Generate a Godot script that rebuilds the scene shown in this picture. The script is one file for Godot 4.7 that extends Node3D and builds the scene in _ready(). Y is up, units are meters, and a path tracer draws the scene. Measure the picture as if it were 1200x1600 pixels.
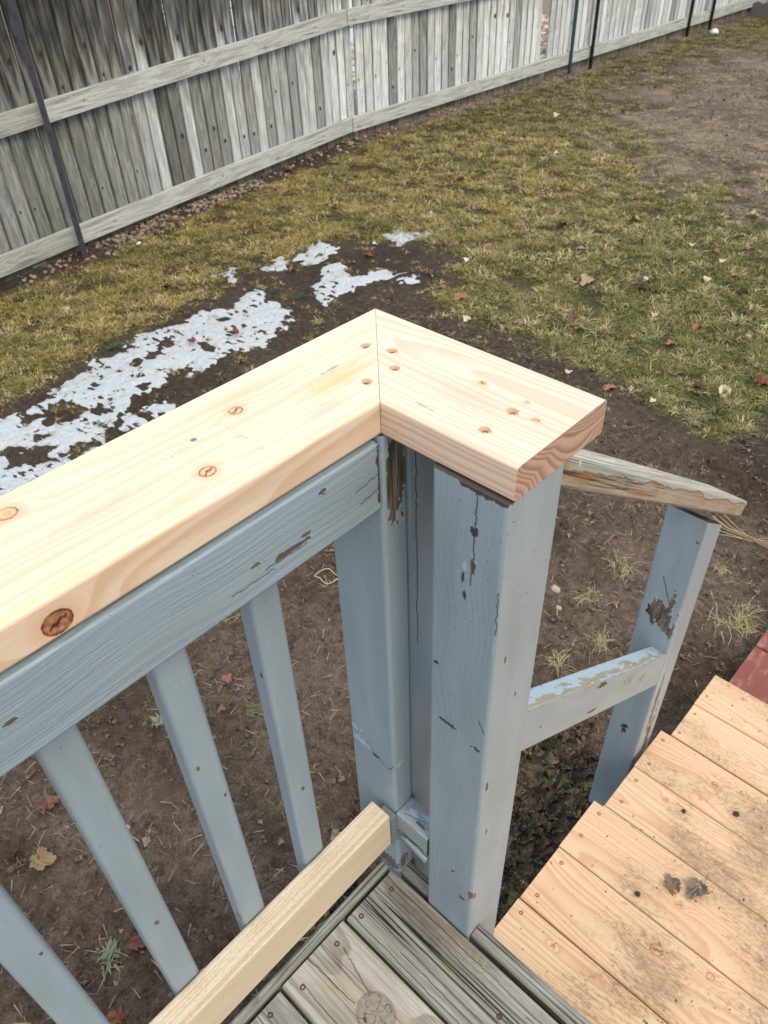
extends Node3D
# Corner of a wooden deck railing above a muddy back yard, with a grey picket fence behind it.
# y = 0 is the yard, the deck boards lie at 0.75 and the new railing cap at 1.70.

const CAP := 1.70
const DECK := 0.75
var used := {}
var rng := RandomNumberGenerator.new()
var jobs: Array = []
var baked := {}
var plain_mats := {}


func _ready() -> void:
	# ---------------------------------------------------------------- camera, sky, sun
	var cam := Camera3D.new()
	cam.name = "camera"
	cam.transform = Transform3D(Basis(Vector3(0.72751139, -0.03149159, -0.68537249), Vector3(-0.42757677, 0.7604256, -0.4888057), Vector3(0.53656806, 0.64866107, 0.53975321)), Vector3(0.57254598, 0.38785212 + CAP, 0.57538707))
	var lens := CameraAttributesPhysical.new()
	lens.frustum_focal_length = 26.39
	lens.frustum_focus_distance = 1.0
	lens.exposure_aperture = 14.0
	lens.frustum_near = 0.05
	lens.frustum_far = 900.0
	cam.attributes = lens
	cam.fov = 67.1
	cam.near = 0.05
	cam.far = 900.0
	add_child(cam)

	var env := Environment.new()
	env.background_mode = Environment.BG_SKY
	var sky := Sky.new()
	var sm := ProceduralSkyMaterial.new()
	sm.sky_top_color = Color(0.90, 0.94, 1.0)
	sm.sky_horizon_color = Color(0.78, 0.80, 0.83)
	sm.sky_curve = 0.25
	sm.ground_bottom_color = Color(0.35, 0.33, 0.3)
	sm.ground_horizon_color = Color(0.6, 0.6, 0.6)
	sm.sun_angle_max = 0.0
	sky.sky_material = sm
	env.sky = sky
	env.tonemap_mode = Environment.TONE_MAPPER_LINEAR
	env.tonemap_exposure = 1.8
	env.sdfgi_enabled = true
	env.ssao_enabled = true
	env.ssil_enabled = true
	var we := WorldEnvironment.new()
	we.name = "overcast_sky"
	we.environment = env
	add_child(we)

	var sun := DirectionalLight3D.new()
	sun.name = "sun"
	sun.light_energy = 0.4
	sun.light_color = Color(1.0, 0.93, 0.83)
	sun.light_angular_distance = 22.0
	sun.shadow_enabled = true
	sun.look_at_from_position(Vector3(7.0, 9.0, 1.5), Vector3.ZERO)
	add_child(sun)

	rng.seed = 41
	plan_textures()
	bake_all()
	build_ground()
	build_fence()
	build_railing()
	build_deck()
	build_stairs()
	build_stair_railing()
	build_snow()
	build_plants()
	build_litter()


# ==================================================================== naming helpers
func numbered(n: String) -> String:
	if not used.has(n):
		used[n] = 0
		return n
	used[n] += 1
	return "%s_%03d" % [n, used[n]]


func meta(o: Node, label: String, category: String, group := "", kind := "") -> void:
	if label != "":
		o.set_meta("label", label)
	if category != "":
		o.set_meta("category", category)
	if group != "":
		o.set_meta("group", group)
	if kind != "":
		o.set_meta("kind", kind)


func thing(called: String, label: String, category: String, at := Vector3.ZERO, group := "") -> Node3D:
	var o := Node3D.new()
	o.name = numbered(called)
	o.position = at
	meta(o, label, category, group)
	add_child(o)
	return o


func put(called: String, m: Mesh, mat: Material, parent: Node, xf := Transform3D()) -> MeshInstance3D:
	var o := MeshInstance3D.new()
	o.name = numbered(called) if parent == self else called
	o.mesh = m
	if mat != null:
		o.material_override = mat
	o.transform = xf
	parent.add_child(o, true)
	return o


func flat(key: String, c: Color, rough := 0.8, metal := 0.0) -> StandardMaterial3D:
	if not plain_mats.has(key):
		var m := StandardMaterial3D.new()
		m.albedo_color = c
		m.roughness = rough
		m.metallic = metal
		plain_mats[key] = m
	return plain_mats[key]


# ==================================================================== timber textures
# A board lies along x from 0 to L, y from 0 to T, z from 0 to W. Its texture unwraps the four long faces
# (top, z = W, bottom, z = 0), one after another, with the end grain below them.
func job(key: String, kind: String, L: float, W: float, T: float, res: float, extra := {}) -> void:
	var j := {"key": key, "kind": kind, "L": L, "W": W, "T": T, "res": res, "seed": jobs.size() * 17 + 3, "knots": [], "chips": [], "cracks": [], "py": -0.05, "pz": W * 0.4, "sp": 0.007, "warp": 0.02}
	j.merge(extra, true)
	jobs.append(j)


func plan_textures() -> void:
	var pale := Color(0.85, 0.78, 0.685)
	var late := Color(0.80, 0.69, 0.575)
	# railing caps (new whitewood)
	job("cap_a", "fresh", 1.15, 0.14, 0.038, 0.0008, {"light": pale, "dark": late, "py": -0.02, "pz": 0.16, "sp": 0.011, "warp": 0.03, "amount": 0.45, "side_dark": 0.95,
		"knots": [[0.238, 0, 0.091, 0.0062], [0.312, 0, 0.035, 0.007], [0.451, 0, 0.112, 0.008], [0.476, 3, 0.015, 0.011, 1.0], [0.72, 0, 0.05, 0.009]],
		"chips": [[0.128, 0, 0.078, 0.013, 0.0011, "scuff"], [0.137, 0, 0.06, 0.05, 0.016, "amber"], [0.292, 0, 0.082, 0.003, 0.0025, "blue"], [0.31, 0, 0.08, 0.03, 0.005, "scuffs"], [0.5, 0, 0.004, 0.07, 0.006, "lime"], [0.345, 0, 0.022, 0.03, 0.006, "pinkish"], [0.22, 0, 0.11, 0.06, 0.012, "pinkish"], [0.40, 0, 0.06, 0.05, 0.01, "smudge"], [0.18, 0, 0.03, 0.03, 0.012, "smudge"], [0.6, 0, 0.05, 0.06, 0.01, "smudge"], [0.3, 3, 0.02, 0.12, 0.006, "smudge"], [0.26, 0, 0.05, 0.004, 0.03, "scuffs"],
			[0.072, 0, 0.085, 0.0062, 0.0055, "torn"], [0.123, 0, 0.034, 0.0062, 0.0055, "torn"]]})
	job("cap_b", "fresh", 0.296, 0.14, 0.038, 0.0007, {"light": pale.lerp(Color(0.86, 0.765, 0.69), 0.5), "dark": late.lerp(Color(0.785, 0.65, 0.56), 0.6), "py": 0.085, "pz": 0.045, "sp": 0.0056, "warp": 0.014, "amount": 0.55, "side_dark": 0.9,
		"knots": [[0.192, 0, 0.052, 0.0028], [0.267, 0, 0.072, 0.003], [0.244, 0, 0.053, 0.0018]],
		"chips": [[0.083, 0, 0.062, 0.006, 0.0055, "torn"], [0.109, 0, 0.086, 0.006, 0.0055, "torn"], [0.243, 0, 0.074, 0.006, 0.0055, "torn"], [0.242, 0, 0.113, 0.006, 0.0055, "torn"], [0.176, 0, 0.119, 0.010, 0.0009, "scuff"], [0.2, 0, 0.08, 0.04, 0.02, "smudge"], [0.14, 0, 0.03, 0.03, 0.008, "pinkish"]]})
	job("new_rail", "fresh", 1.0, 0.038, 0.089, 0.001, {"light": Color(0.82, 0.775, 0.685), "dark": Color(0.745, 0.66, 0.54), "py": 0.13, "pz": -0.01, "sp": 0.0034, "warp": 0.006, "amount": 0.75, "pores": true})
	# treads
	for i in 9:
		var mud := [0.2, 0.25, 0.45, 0.7, 0.6, 0.75, 0.7, 0.75, 0.72]
		var kn: Array = [[0.245, 0, 0.045, 0.011], [0.34, 0, 0.02, 0.007]] if i == 1 else [[0.10 + 0.07 * (i % 4), 0, 0.03 + 0.025 * (i % 4), 0.004 + 0.0012 * (i % 3)]]
		job("tread_%d" % i, "fresh", 1.06, 0.139, 0.038, 0.0016, {"light": Color(0.84, 0.73, 0.60).lerp(Color(0.82, 0.695, 0.57), (i % 3) * 0.5), "dark": Color(0.765, 0.605, 0.465), "py": -0.012 - 0.013 * (i % 3), "pz": 0.03 + 0.04 * (i % 3), "sp": 0.0052, "warp": 0.03, "amount": 0.8, "dirt": mud[i], "knots": kn,
			"chips": [[0.2, 0, 0.115, 0.012, 0.006, "mud"], [0.19, 0, 0.105, 0.006, 0.003, "mud"]] if i == 0 else []})
	# painted posts and rails: [x along, face, across, half length, half width, what]
	job("apron", "painted", 1.05, 0.038, 0.089, 0.0009, {
		"chips": [[0.074, 3, 0.074, 0.005, 0.003, "wood"], [0.122, 3, 0.031, 0.02, 0.0035, "wood"], [0.16, 3, 0.04, 0.008, 0.0022, "wood"], [0.1, 3, 0.037, 0.006, 0.002, "wood"], [0.388, 3, 0.05, 0.005, 0.0025, "wood"], [0.0, 3, 0.045, 0.003, 0.05, "raw"]],
		"cracks": [[0.0, 3, 0.052, 0.034, 0.046, 0.0013], [0.0, 3, 0.033, 0.028, 0.028, 0.0016], [0.095, 3, 0.030, 0.135, 0.034, 0.0014], [0.10, 3, 0.026, 0.15, 0.028, 0.0009], [0.14, 3, 0.022, 0.19, 0.023, 0.0009], [0.02, 3, 0.06, 0.5, 0.066, 0.0005], [0.15, 3, 0.012, 0.62, 0.022, 0.0005], [0.2, 3, 0.04, 0.72, 0.046, 0.0005], [0.1, 3, 0.05, 0.6, 0.055, 0.0005], [0.3, 3, 0.02, 0.85, 0.027, 0.0005], [0.25, 3, 0.008, 0.9, 0.012, 0.0005]], "ridges": 1.2})
	job("front_post", "painted", 1.25, 0.088, 0.088, 0.0011, {
		"chips": [[1.201, 3, 0.053, 0.005, 0.004, "pit"], [1.156, 3, 0.053, 0.007, 0.0032, "wood"], [1.15, 3, 0.043, 0.006, 0.0025, "pale"], [1.136, 3, 0.042, 0.007, 0.0016, "pit"], [1.111, 3, 0.045, 0.005, 0.002, "pit"], [0.876, 3, 0.03, 0.003, 0.013, "pit"], [0.866, 3, 0.074, 0.003, 0.006, "pit"], [0.486, 3, 0.086, 0.012, 0.005, "wood"], [0.456, 3, 0.07, 0.004, 0.004, "pit"], [0.516, 3, 0.05, 0.004, 0.002, "pit"], [0.976, 3, 0.01, 0.004, 0.003, "pit"],
			[1.25, 3, 0.06, 0.004, 0.03, "raw"], [0.786, 0, 0.01, 0.008, 0.002, "pit"], [0.476, 0, 0.006, 0.012, 0.004, "wood"], [1.026, 0, 0.02, 0.006, 0.0015, "pit"], [0.936, 0, 0.05, 0.004, 0.0015, "pit"], [0.656, 0, 0.02, 0.007, 0.0015, "pit"], [0.586, 0, 0.05, 0.004, 0.001, "pit"]],
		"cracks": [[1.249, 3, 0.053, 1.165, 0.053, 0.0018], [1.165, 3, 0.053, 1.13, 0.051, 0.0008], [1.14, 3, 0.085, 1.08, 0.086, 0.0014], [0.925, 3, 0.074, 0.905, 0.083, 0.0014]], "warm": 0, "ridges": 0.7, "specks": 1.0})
	job("rear_post", "painted", 0.912, 0.0385, 0.088, 0.0011, {
		"chips": [[0.86, 0, 0.02, 0.055, 0.019, "bare"], [0.36, 3, 0.01, 0.004, 0.012, "pale"], [0.335, 3, 0.02, 0.006, 0.02, "pale"], [0.325, 3, 0.05, 0.003, 0.006, "pit"], [0.02, 3, 0.06, 0.02, 0.03, "wood"], [0.03, 0, 0.01, 0.02, 0.012, "wood"], [0.33, 0, 0.005, 0.004, 0.012, "pale"]],
		"cracks": [[0.345, 3, 0.03, 0.315, 0.075, 0.0014], [0.315, 3, 0.075, 0.335, 0.088, 0.0014], [0.912, 0, 0.012, 0.80, 0.016, 0.0016], [0.912, 0, 0.025, 0.84, 0.023, 0.0012]], "ridges": 0.4})
	job("back_post", "painted", 1.5, 0.088, 0.086, 0.0014, {"cracks": [[1.46, 0, 0.012, 1.15, 0.013, 0.0012]], "ridges": 0.4})
	job("baluster_a", "painted", 0.80, 0.038, 0.029, 0.0013, {"chips": [[0.3, 0, 0.02, 0.004, 0.002, "wood"], [0.09, 0, 0.02, 0.006, 0.004, "wood"], [0.55, 3, 0.02, 0.004, 0.002, "pit"]], "ridges": 0.4})
	job("baluster_b", "painted", 0.80, 0.038, 0.029, 0.0013, {"chips": [[0.42, 0, 0.03, 0.003, 0.002, "pit"], [0.13, 3, 0.02, 0.004, 0.006, "wood"], [0.5, 0, 0.01, 0.003, 0.002, "wood"]], "ridges": 0.4})
	job("block", "painted", 0.07, 0.038, 0.058, 0.0006, {"chips": [[0.02, 0, 0.02, 0.01, 0.004, "pale"], [0.045, 0, 0.028, 0.012, 0.003, "wood"], [0.05, 0, 0.012, 0.012, 0.003, "pale"], [0.03, 1, 0.05, 0.03, 0.004, "pit"]], "cracks": [[0.0, 1, 0.036, 0.03, 0.045, 0.002], [0.03, 1, 0.045, 0.064, 0.05, 0.002], [0.01, 0, 0.03, 0.05, 0.02, 0.0008]], "worn": 0.25})
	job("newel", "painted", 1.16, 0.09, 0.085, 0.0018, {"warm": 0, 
		"chips": [[0.825, 3, 0.046, 0.032, 0.03, "bare"], [0.79, 3, 0.065, 0.018, 0.016, "bare"], [0.87, 3, 0.064, 0.03, 0.004, "wood"], [0.398, 3, 0.041, 0.016, 0.007, "pit"], [0.41, 3, 0.045, 0.01, 0.005, "pit"], [1.11, 3, 0.03, 0.003, 0.02, "wood"], [1.05, 3, 0.075, 0.003, 0.005, "rustspot"], [0.5, 0, 0.03, 0.1, 0.008, "bare"], [0.35, 0, 0.05, 0.12, 0.01, "bare"], [0.62, 0, 0.01, 0.06, 0.004, "pale"]],
		"cracks": [[0.93, 3, 0.03, 0.86, 0.062, 0.0022]], "ridges": 0.3})
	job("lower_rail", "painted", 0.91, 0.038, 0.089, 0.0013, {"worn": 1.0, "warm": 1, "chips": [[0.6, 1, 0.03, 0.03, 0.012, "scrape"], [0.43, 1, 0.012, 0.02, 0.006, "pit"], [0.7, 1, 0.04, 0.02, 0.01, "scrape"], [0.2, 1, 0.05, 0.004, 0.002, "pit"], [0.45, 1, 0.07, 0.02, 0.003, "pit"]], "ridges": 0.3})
	# weathered timber
	job("handrail", "weathered", 1.05, 0.089, 0.038, 0.0014, {"light": Color(0.64, 0.625, 0.58), "dark": Color(0.46, 0.40, 0.34), "cracks_amount": 0.45, "amount": 0.6, "knotty": true, "warp": 0.05, "sp": 0.012, "py": 0.02, "pz": 0.02,
		"knots": [[0.26, 1, 0.02, 0.007]], "chips": [[0.05, 1, 0.012, 0.03, 0.012, "rust"], [0.13, 1, 0.022, 0.035, 0.009, "rust"], [0.33, 1, 0.028, 0.05, 0.006, "rust"], [0.1, 1, 0.006, 0.004, 0.003, "cream"], [0.15, 1, 0.005, 0.07, 0.006, "grey"]]})
	job("deck_0", "weathered", 0.85, 0.114, 0.03, 0.0009, {"light": Color(0.58, 0.575, 0.545), "dark": Color(0.43, 0.42, 0.39), "cracks_amount": 1.25, "amount": 0.4, "py": -0.2, "sp": 0.006, "cracks": [[0.0, 0, 0.016, 0.5, 0.022, 0.0010], [0.02, 0, 0.034, 0.8, 0.040, 0.0015], [0.0, 0, 0.047, 0.6, 0.056, 0.0011], [0.05, 0, 0.064, 0.8, 0.070, 0.0016], [0.0, 0, 0.078, 0.45, 0.082, 0.0016], [0.1, 0, 0.09, 0.8, 0.096, 0.0014], [0.0, 0, 0.103, 0.3, 0.104, 0.0014], [0.3, 0, 0.028, 0.84, 0.03, 0.0016]], "chips": [[0.12, 0, 0.015, 0.1, 0.03, "brown"], [0.17, 0, 0.05, 0.02, 0.01, "moss"], [0.19, 0, 0.0, 0.05, 0.02, "moss"]]})
	job("deck_1", "weathered", 0.85, 0.136, 0.03, 0.0009, {"light": Color(0.67, 0.66, 0.625), "dark": Color(0.53, 0.505, 0.45), "cracks_amount": 0.35, "amount": 0.8, "py": -0.012, "pz": 0.03, "sp": 0.017, "warp": 0.05, "knots": [[0.133, 0, 0.062, 0.026]], "blotch": 1.0, "cracks": [[0.03, 0, 0.03, 0.11, 0.05, 0.0012], [0.0, 0, 0.08, 0.1, 0.075, 0.0012], [0.16, 0, 0.06, 0.5, 0.09, 0.0016], [0.02, 0, 0.11, 0.4, 0.12, 0.0012]]})
	job("deck_2", "weathered", 0.85, 0.138, 0.03, 0.0013, {"light": Color(0.60, 0.59, 0.56), "dark": Color(0.46, 0.45, 0.42), "cracks_amount": 0.8, "amount": 0.5, "py": -0.1, "sp": 0.007})
	job("deck_trim", "weathered", 1.0, 0.03, 0.14, 0.0013, {"light": Color(0.57, 0.56, 0.53), "dark": Color(0.40, 0.39, 0.36), "cracks_amount": 0.9, "amount": 0.5, "py": -0.2, "sp": 0.006})
	for i in 12:
		var zone := i / 4
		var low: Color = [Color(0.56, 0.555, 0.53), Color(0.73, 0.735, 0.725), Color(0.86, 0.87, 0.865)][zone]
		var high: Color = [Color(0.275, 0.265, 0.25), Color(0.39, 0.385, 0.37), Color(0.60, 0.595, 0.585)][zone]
		var shade: float = [0.0, 0.07, -0.03, -0.07][i % 4]
		low = low.lerp(Color.WHITE, maxf(shade, 0.0)).lerp(Color(0.2, 0.2, 0.19), maxf(-shade, 0.0) * 1.5)
		high = high.lerp(Color.WHITE, maxf(shade, 0.0)).lerp(Color(0.2, 0.2, 0.19), maxf(-shade, 0.0) * 1.5)
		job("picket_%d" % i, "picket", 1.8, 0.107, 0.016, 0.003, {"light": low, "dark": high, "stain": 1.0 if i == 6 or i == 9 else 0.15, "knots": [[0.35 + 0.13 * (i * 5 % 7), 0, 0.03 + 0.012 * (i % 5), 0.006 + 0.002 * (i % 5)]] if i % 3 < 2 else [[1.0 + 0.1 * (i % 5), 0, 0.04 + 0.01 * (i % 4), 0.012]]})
	job("fence_rail_a", "weathered", 2.4, 0.125, 0.038, 0.003, {"light": Color(0.70, 0.695, 0.66), "dark": Color(0.53, 0.52, 0.49), "cracks_amount": 0.3, "amount": 0.45, "py": -0.07, "sp": 0.012, "warp": 0.05})
	job("fence_rail_b", "weathered", 2.4, 0.125, 0.038, 0.003, {"light": Color(0.755, 0.765, 0.75), "dark": Color(0.62, 0.62, 0.595), "cracks_amount": 0.3, "amount": 0.45, "py": -0.04, "sp": 0.012, "warp": 0.05, "knots": [[0.7, 0, 0.06, 0.008], [1.8, 0, 0.05, 0.008]]})


func bake_all() -> void:
	for j in jobs:
		j.out = {}
	var task := WorkerThreadPool.add_group_task(bake_one, jobs.size(), 4, true)
	WorkerThreadPool.wait_for_group_task_completion(task)
	for j in jobs:
		var m := StandardMaterial3D.new()
		m.albedo_texture = ImageTexture.create_from_image(j.out.albedo)
		m.heightmap_enabled = true
		m.heightmap_texture = ImageTexture.create_from_image(j.out.height)
		m.heightmap_scale = {"fresh": 0.05, "painted": 0.15, "weathered": 0.22, "picket": 0.3}[j.kind]
		m.roughness = {"fresh": 0.62, "painted": 0.5, "weathered": 0.88, "picket": 0.92}[j.kind]
		m.metallic_specular = 0.5 if j.kind == "painted" else 0.35
		m.texture_repeat = true
		baked[j.key] = m


func noise(s: int, octaves := 1) -> FastNoiseLite:
	var n := FastNoiseLite.new()
	n.noise_type = FastNoiseLite.TYPE_SIMPLEX_SMOOTH
	n.seed = s
	n.frequency = 1.0
	n.fractal_type = FastNoiseLite.FRACTAL_FBM if octaves > 1 else FastNoiseLite.FRACTAL_NONE
	n.fractal_octaves = octaves
	return n


func bake_one(index: int) -> void:
	var j: Dictionary = jobs[index]
	var L: float = j.L
	var W: float = j.W
	var T: float = j.T
	var res: float = j.res
	var P := 2.0 * (W + T)
	var w := int(ceil(L / res))
	var PW := P + 0.008
	var nv := int(ceil(PW / res))
	var ne := int(ceil(T / res))
	var h := nv + ne
	var sd: int = j.seed
	var n := noise(sd)
	var nf := noise(sd + 7)
	var n3 := noise(sd + 13, 3)
	var rows := PackedFloat32Array()
	var col := PackedByteArray()
	var hei := PackedByteArray()
	col.resize(w * h * 3)
	hei.resize(w * h)
	var kind: String = j.kind
	var py: float = j.py
	var pz: float = j.pz
	var sp: float = j.sp
	var warp: float = j.warp
	var amount: float = j.get("amount", 0.5)
	var light: Color = j.get("light", Color.WHITE)
	var dark: Color = j.get("dark", Color.BLACK)
	var dirt: float = j.get("dirt", 0.0)
	var pores: bool = j.get("pores", false)
	var side_dark: float = j.get("side_dark", 0.25)
	var ca: float = j.get("cracks_amount", 0.0)
	var blotch: float = j.get("blotch", 0.0)
	var knotty: bool = j.get("knotty", false)
	var ridges: float = j.get("ridges", 0.3)
	var specks: float = j.get("specks", 0.25)
	var worn: float = j.get("worn", 0.0)
	var stain: float = j.get("stain", 0.0)
	var warm: int = j.get("warm", -1)
	for r in h:
		var end := r >= nv
		var v := (r + 0.5) / nv * PW
		if v >= P:
			v -= P
		var face := 4
		var fv := 0.0
		var y := 0.0
		var z := 0.0
		if end:
			y = (r - nv + 0.5) / ne * T
		elif v < W:
			face = 0
			fv = v
			y = T
			z = fv
		elif v < W + T:
			face = 1
			fv = v - W
			y = T - fv
			z = W
		elif v < 2.0 * W + T:
			face = 2
			fv = v - W - T
			y = 0.0
			z = W - fv
		else:
			face = 3
			fv = v - 2.0 * W - T
			y = fv
			z = 0.0
		var near: Array = []
		for k in j.knots:
			if (k[1] == face and absf(k[2] - fv) < k[3] * 6.0):
				near.append(k)
		var fw := W if face == 0 or face == 2 else T
		var edge := minf(fv, fw - fv)
		for c in w:
			var x := (c + 0.5) * res
			if end:
				if x > W + 0.004:
					break
				z = x
			var ax := 0.0 if end else x
			var o := (r * w + c)
			var cr := 0.5
			var cg := 0.5
			var cb := 0.5
			var ht := 0.6
			if kind == "painted":
				var big := n.get_noise_2d(ax * 5.0, v * 22.0)
				var brush := nf.get_noise_2d(ax * 14.0, v * 620.0)
				var rid := nf.get_noise_2d(ax * 3.0 + 50.0, v * 160.0 + n.get_noise_1d(ax * 5.0) * 1.5)
				var k := 1.0 + big * 0.03 + brush * 0.014
				var grime := clampf(n3.get_noise_2d(ax * 3.0 + 8.0, v * 16.0) * 1.6 - 0.15, 0.0, 1.0) * 0.022
				cr = 0.535 * k - grime * 0.8
				cg = 0.592 * k - grime
				cb = 0.622 * k - grime * 1.15
				if face == warm:  # warm light bounced off the treads, painted into this one face
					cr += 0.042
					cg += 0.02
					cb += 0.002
				ht = 0.62 + brush * 0.05 + rid * 0.15 * ridges + n3.get_noise_2d(ax * 60.0, v * 60.0) * 0.05
				var sk := n3.get_noise_2d(ax * 170.0, v * 420.0)
				if sk > 0.73 - 0.05 * specks and n.get_noise_2d(ax * 7.0 + 9.0, v * 25.0) > 0.25 - 0.45 * specks:
					cr = 0.25
					cg = 0.26
					cb = 0.26
					ht = 0.3
				elif sk < -0.66:
					cr += 0.1
					cg += 0.1
					cb += 0.1
				if edge < 0.0035 and face < 4 and n3.get_noise_2d(ax * 22.0, edge * 160.0 + face * 7.0) > 0.42:
					cr = 0.55
					cg = 0.62
					cb = 0.66
					ht = 0.45
				if worn > 0.0 and (face == 0 or (face == 1 and fv < 0.006 * worn) or worn < 0.5):
					var wn := n3.get_noise_2d(ax * 16.0, v * 55.0) + (0.0 if face != 0 or worn < 0.5 else clampf((fv / fw - 0.5) * 1.6, -0.3, 0.3))
					wn += nf.get_noise_2d(ax * 30.0, v * 300.0) * 0.12
					if face == 0 and worn > 0.5:
						cr = 0.61
						cg = 0.69
						cb = 0.73
						ht = 0.8
					if wn > (0.16 if worn > 0.5 else 0.35):
						var gr := nf.get_noise_2d(ax * 8.0, v * 700.0) * 0.07
						cr = 0.58 + gr
						cg = 0.55 + gr
						cb = 0.48 + gr
						ht = 0.35 + gr
				if end:
					cr = 0.3
					cg = 0.28
					cb = 0.26
			elif kind == "picket":
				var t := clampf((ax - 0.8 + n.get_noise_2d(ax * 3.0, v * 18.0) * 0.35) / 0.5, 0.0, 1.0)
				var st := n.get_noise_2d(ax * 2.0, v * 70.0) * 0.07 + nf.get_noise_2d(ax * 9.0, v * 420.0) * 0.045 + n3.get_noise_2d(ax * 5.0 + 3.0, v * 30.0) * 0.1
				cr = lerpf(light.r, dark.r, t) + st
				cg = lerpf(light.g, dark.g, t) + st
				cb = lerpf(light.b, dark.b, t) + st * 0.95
				var bl := clampf(n.get_noise_2d(ax * 1.2 + 31.0, v * 40.0) * 2.0, 0.0, 1.0) * 0.05
				cr -= bl * 0.7
				cb += bl * 0.5
				var sw := clampf(n3.get_noise_2d(ax * 1.5 + 77.0, v * 45.0) * 1.8 - 0.55 + stain * 0.35, 0.0, 1.0) * 0.45
				cr = lerpf(cr, 0.46, sw)
				cg = lerpf(cg, 0.37, sw)
				cb = lerpf(cb, 0.26, sw)
				var em := 1.0 - smoothstep(0.0, 0.014, edge + n.get_noise_2d(ax * 2.5, face * 3.0 + fv * 8.0) * 0.007)  # shading of cupped boards put into the colour as darker edges
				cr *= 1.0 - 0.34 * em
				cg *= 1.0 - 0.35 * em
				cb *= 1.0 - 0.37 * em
				if absf(n.get_noise_2d(ax * 1.3 + 11.0, v * 55.0)) < 0.018 and n.get_noise_2d(ax * 2.0 + 5.0, v * 20.0) > 0.25:
					cr *= 0.5
					cg *= 0.5
					cb *= 0.5
					ht = 0.2
				var mud := 1.0 - smoothstep(0.05, 0.16, ax + n.get_noise_2d(ax * 6.0, v * 60.0) * 0.05)
				cr = lerpf(cr, 0.36, mud * 0.75)
				cg = lerpf(cg, 0.31, mud * 0.75)
				cb = lerpf(cb, 0.25, mud * 0.75)
				ht += st * 1.5
				for k in near:
					var dx: float = (ax - k[0]) * 0.75
					var dv: float = fv - k[2]
					var d := sqrt(dx * dx + dv * dv) / float(k[3])
					if d < 1.6:
						var f := 1.0 - smoothstep(0.7, 1.6, d)
						cr = lerpf(cr, 0.22, f)
						cg = lerpf(cg, 0.20, f)
						cb = lerpf(cb, 0.18, f)
			else:
				var wx := n.get_noise_3d(ax * 1.1, z * 4.0, y * 4.0)
				var wz := n.get_noise_3d(ax * 0.8 + 40.0, z * 3.0, y * 3.0)
				var dy := y - py + wx * warp
				var dz := z - pz + wz * warp
				var rr := sqrt(dy * dy + dz * dz) + n.get_noise_2d(ax * 6.0 + 70.0, v * 30.0) * sp * 0.22
				var inknot := 9.0
				for k in near:
					var kr: float = k[3]
					var dx: float = (ax - k[0]) / kr
					var dv: float = (fv - k[2]) / kr
					var d2 := dx * dx * 0.16 + dv * dv * 0.7
					if d2 < 16.0:
						rr += kr * 1.3 * exp(-d2 * 0.5)
					inknot = minf(inknot, sqrt(dx * dx * 0.8 + dv * dv))
				var q := rr / sp
				q += 0.3 * sin(q * 1.7) + 0.2 * sin(q * 0.61)
				var f := q - floorf(q)
				var lw := smoothstep(0.25, 0.9, f) * (1.0 - smoothstep(0.92, 1.0, f))
				var fib := nf.get_noise_2d(ax * 30.0, v * 1300.0)
				var broad := n.get_noise_2d(ax * 2.2 + 13.0, v * 26.0)
				if kind == "fresh":
					var k := clampf(lw * amount + fib * 0.1 + broad * 0.16 + 0.1, 0.0, 1.0)
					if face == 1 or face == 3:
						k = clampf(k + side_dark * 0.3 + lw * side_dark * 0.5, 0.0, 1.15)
					cr = lerpf(light.r, dark.r, k)
					cg = lerpf(light.g, dark.g, k)
					cb = lerpf(light.b, dark.b, k)
					ht = 0.6 + fib * 0.18 - lw * 0.06
					if end:
						cr = lerpf(0.72, 0.56, lw) + fib * 0.03
						cg = lerpf(0.595, 0.44, lw) + fib * 0.03
						cb = lerpf(0.51, 0.385, lw) + fib * 0.03
					if pores and face == 0 and nf.get_noise_2d(ax * 130.0, v * 700.0) > 0.55:
						cr -= 0.07
						cg -= 0.08
						cb -= 0.08
					if inknot < 2.2:
						if inknot < 1.0:
							var g := 0.5 + 0.5 * sin(inknot * 9.0 + n3.get_noise_2d(ax * 150.0, v * 150.0) * 3.0)
							var rim := smoothstep(0.80, 0.97, inknot) * clampf(0.75 + n3.get_noise_2d(ax * 90.0, v * 90.0), 0.15, 1.0)
							cr = lerpf(lerpf(0.82, 0.74, g), 0.32, rim)
							cg = lerpf(lerpf(0.69, 0.57, g), 0.21, rim)
							cb = lerpf(lerpf(0.55, 0.42, g), 0.16, rim)
							if absf(fv - near[0][2] + 0.4 * (ax - near[0][0]) + 0.001 * sin(ax * 900.0)) < near[0][3] * 0.16 and inknot < 0.7:
								cr *= 0.55
								cg *= 0.48
								cb *= 0.44
								ht -= 0.3
							if near[0].size() > 4:
								var dd := 0.78 + 0.3 * n3.get_noise_2d(ax * 120.0, v * 120.0)
								cr *= dd
								cg *= dd * 0.85
								cb *= dd * 0.8
							ht -= 0.3 * rim
						else:
							var g := (2.2 - inknot) / 1.2 * 0.35
							cr = lerpf(cr, 0.80, g)
							cg = lerpf(cg, 0.54, g)
							cb = lerpf(cb, 0.38, g)
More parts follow.
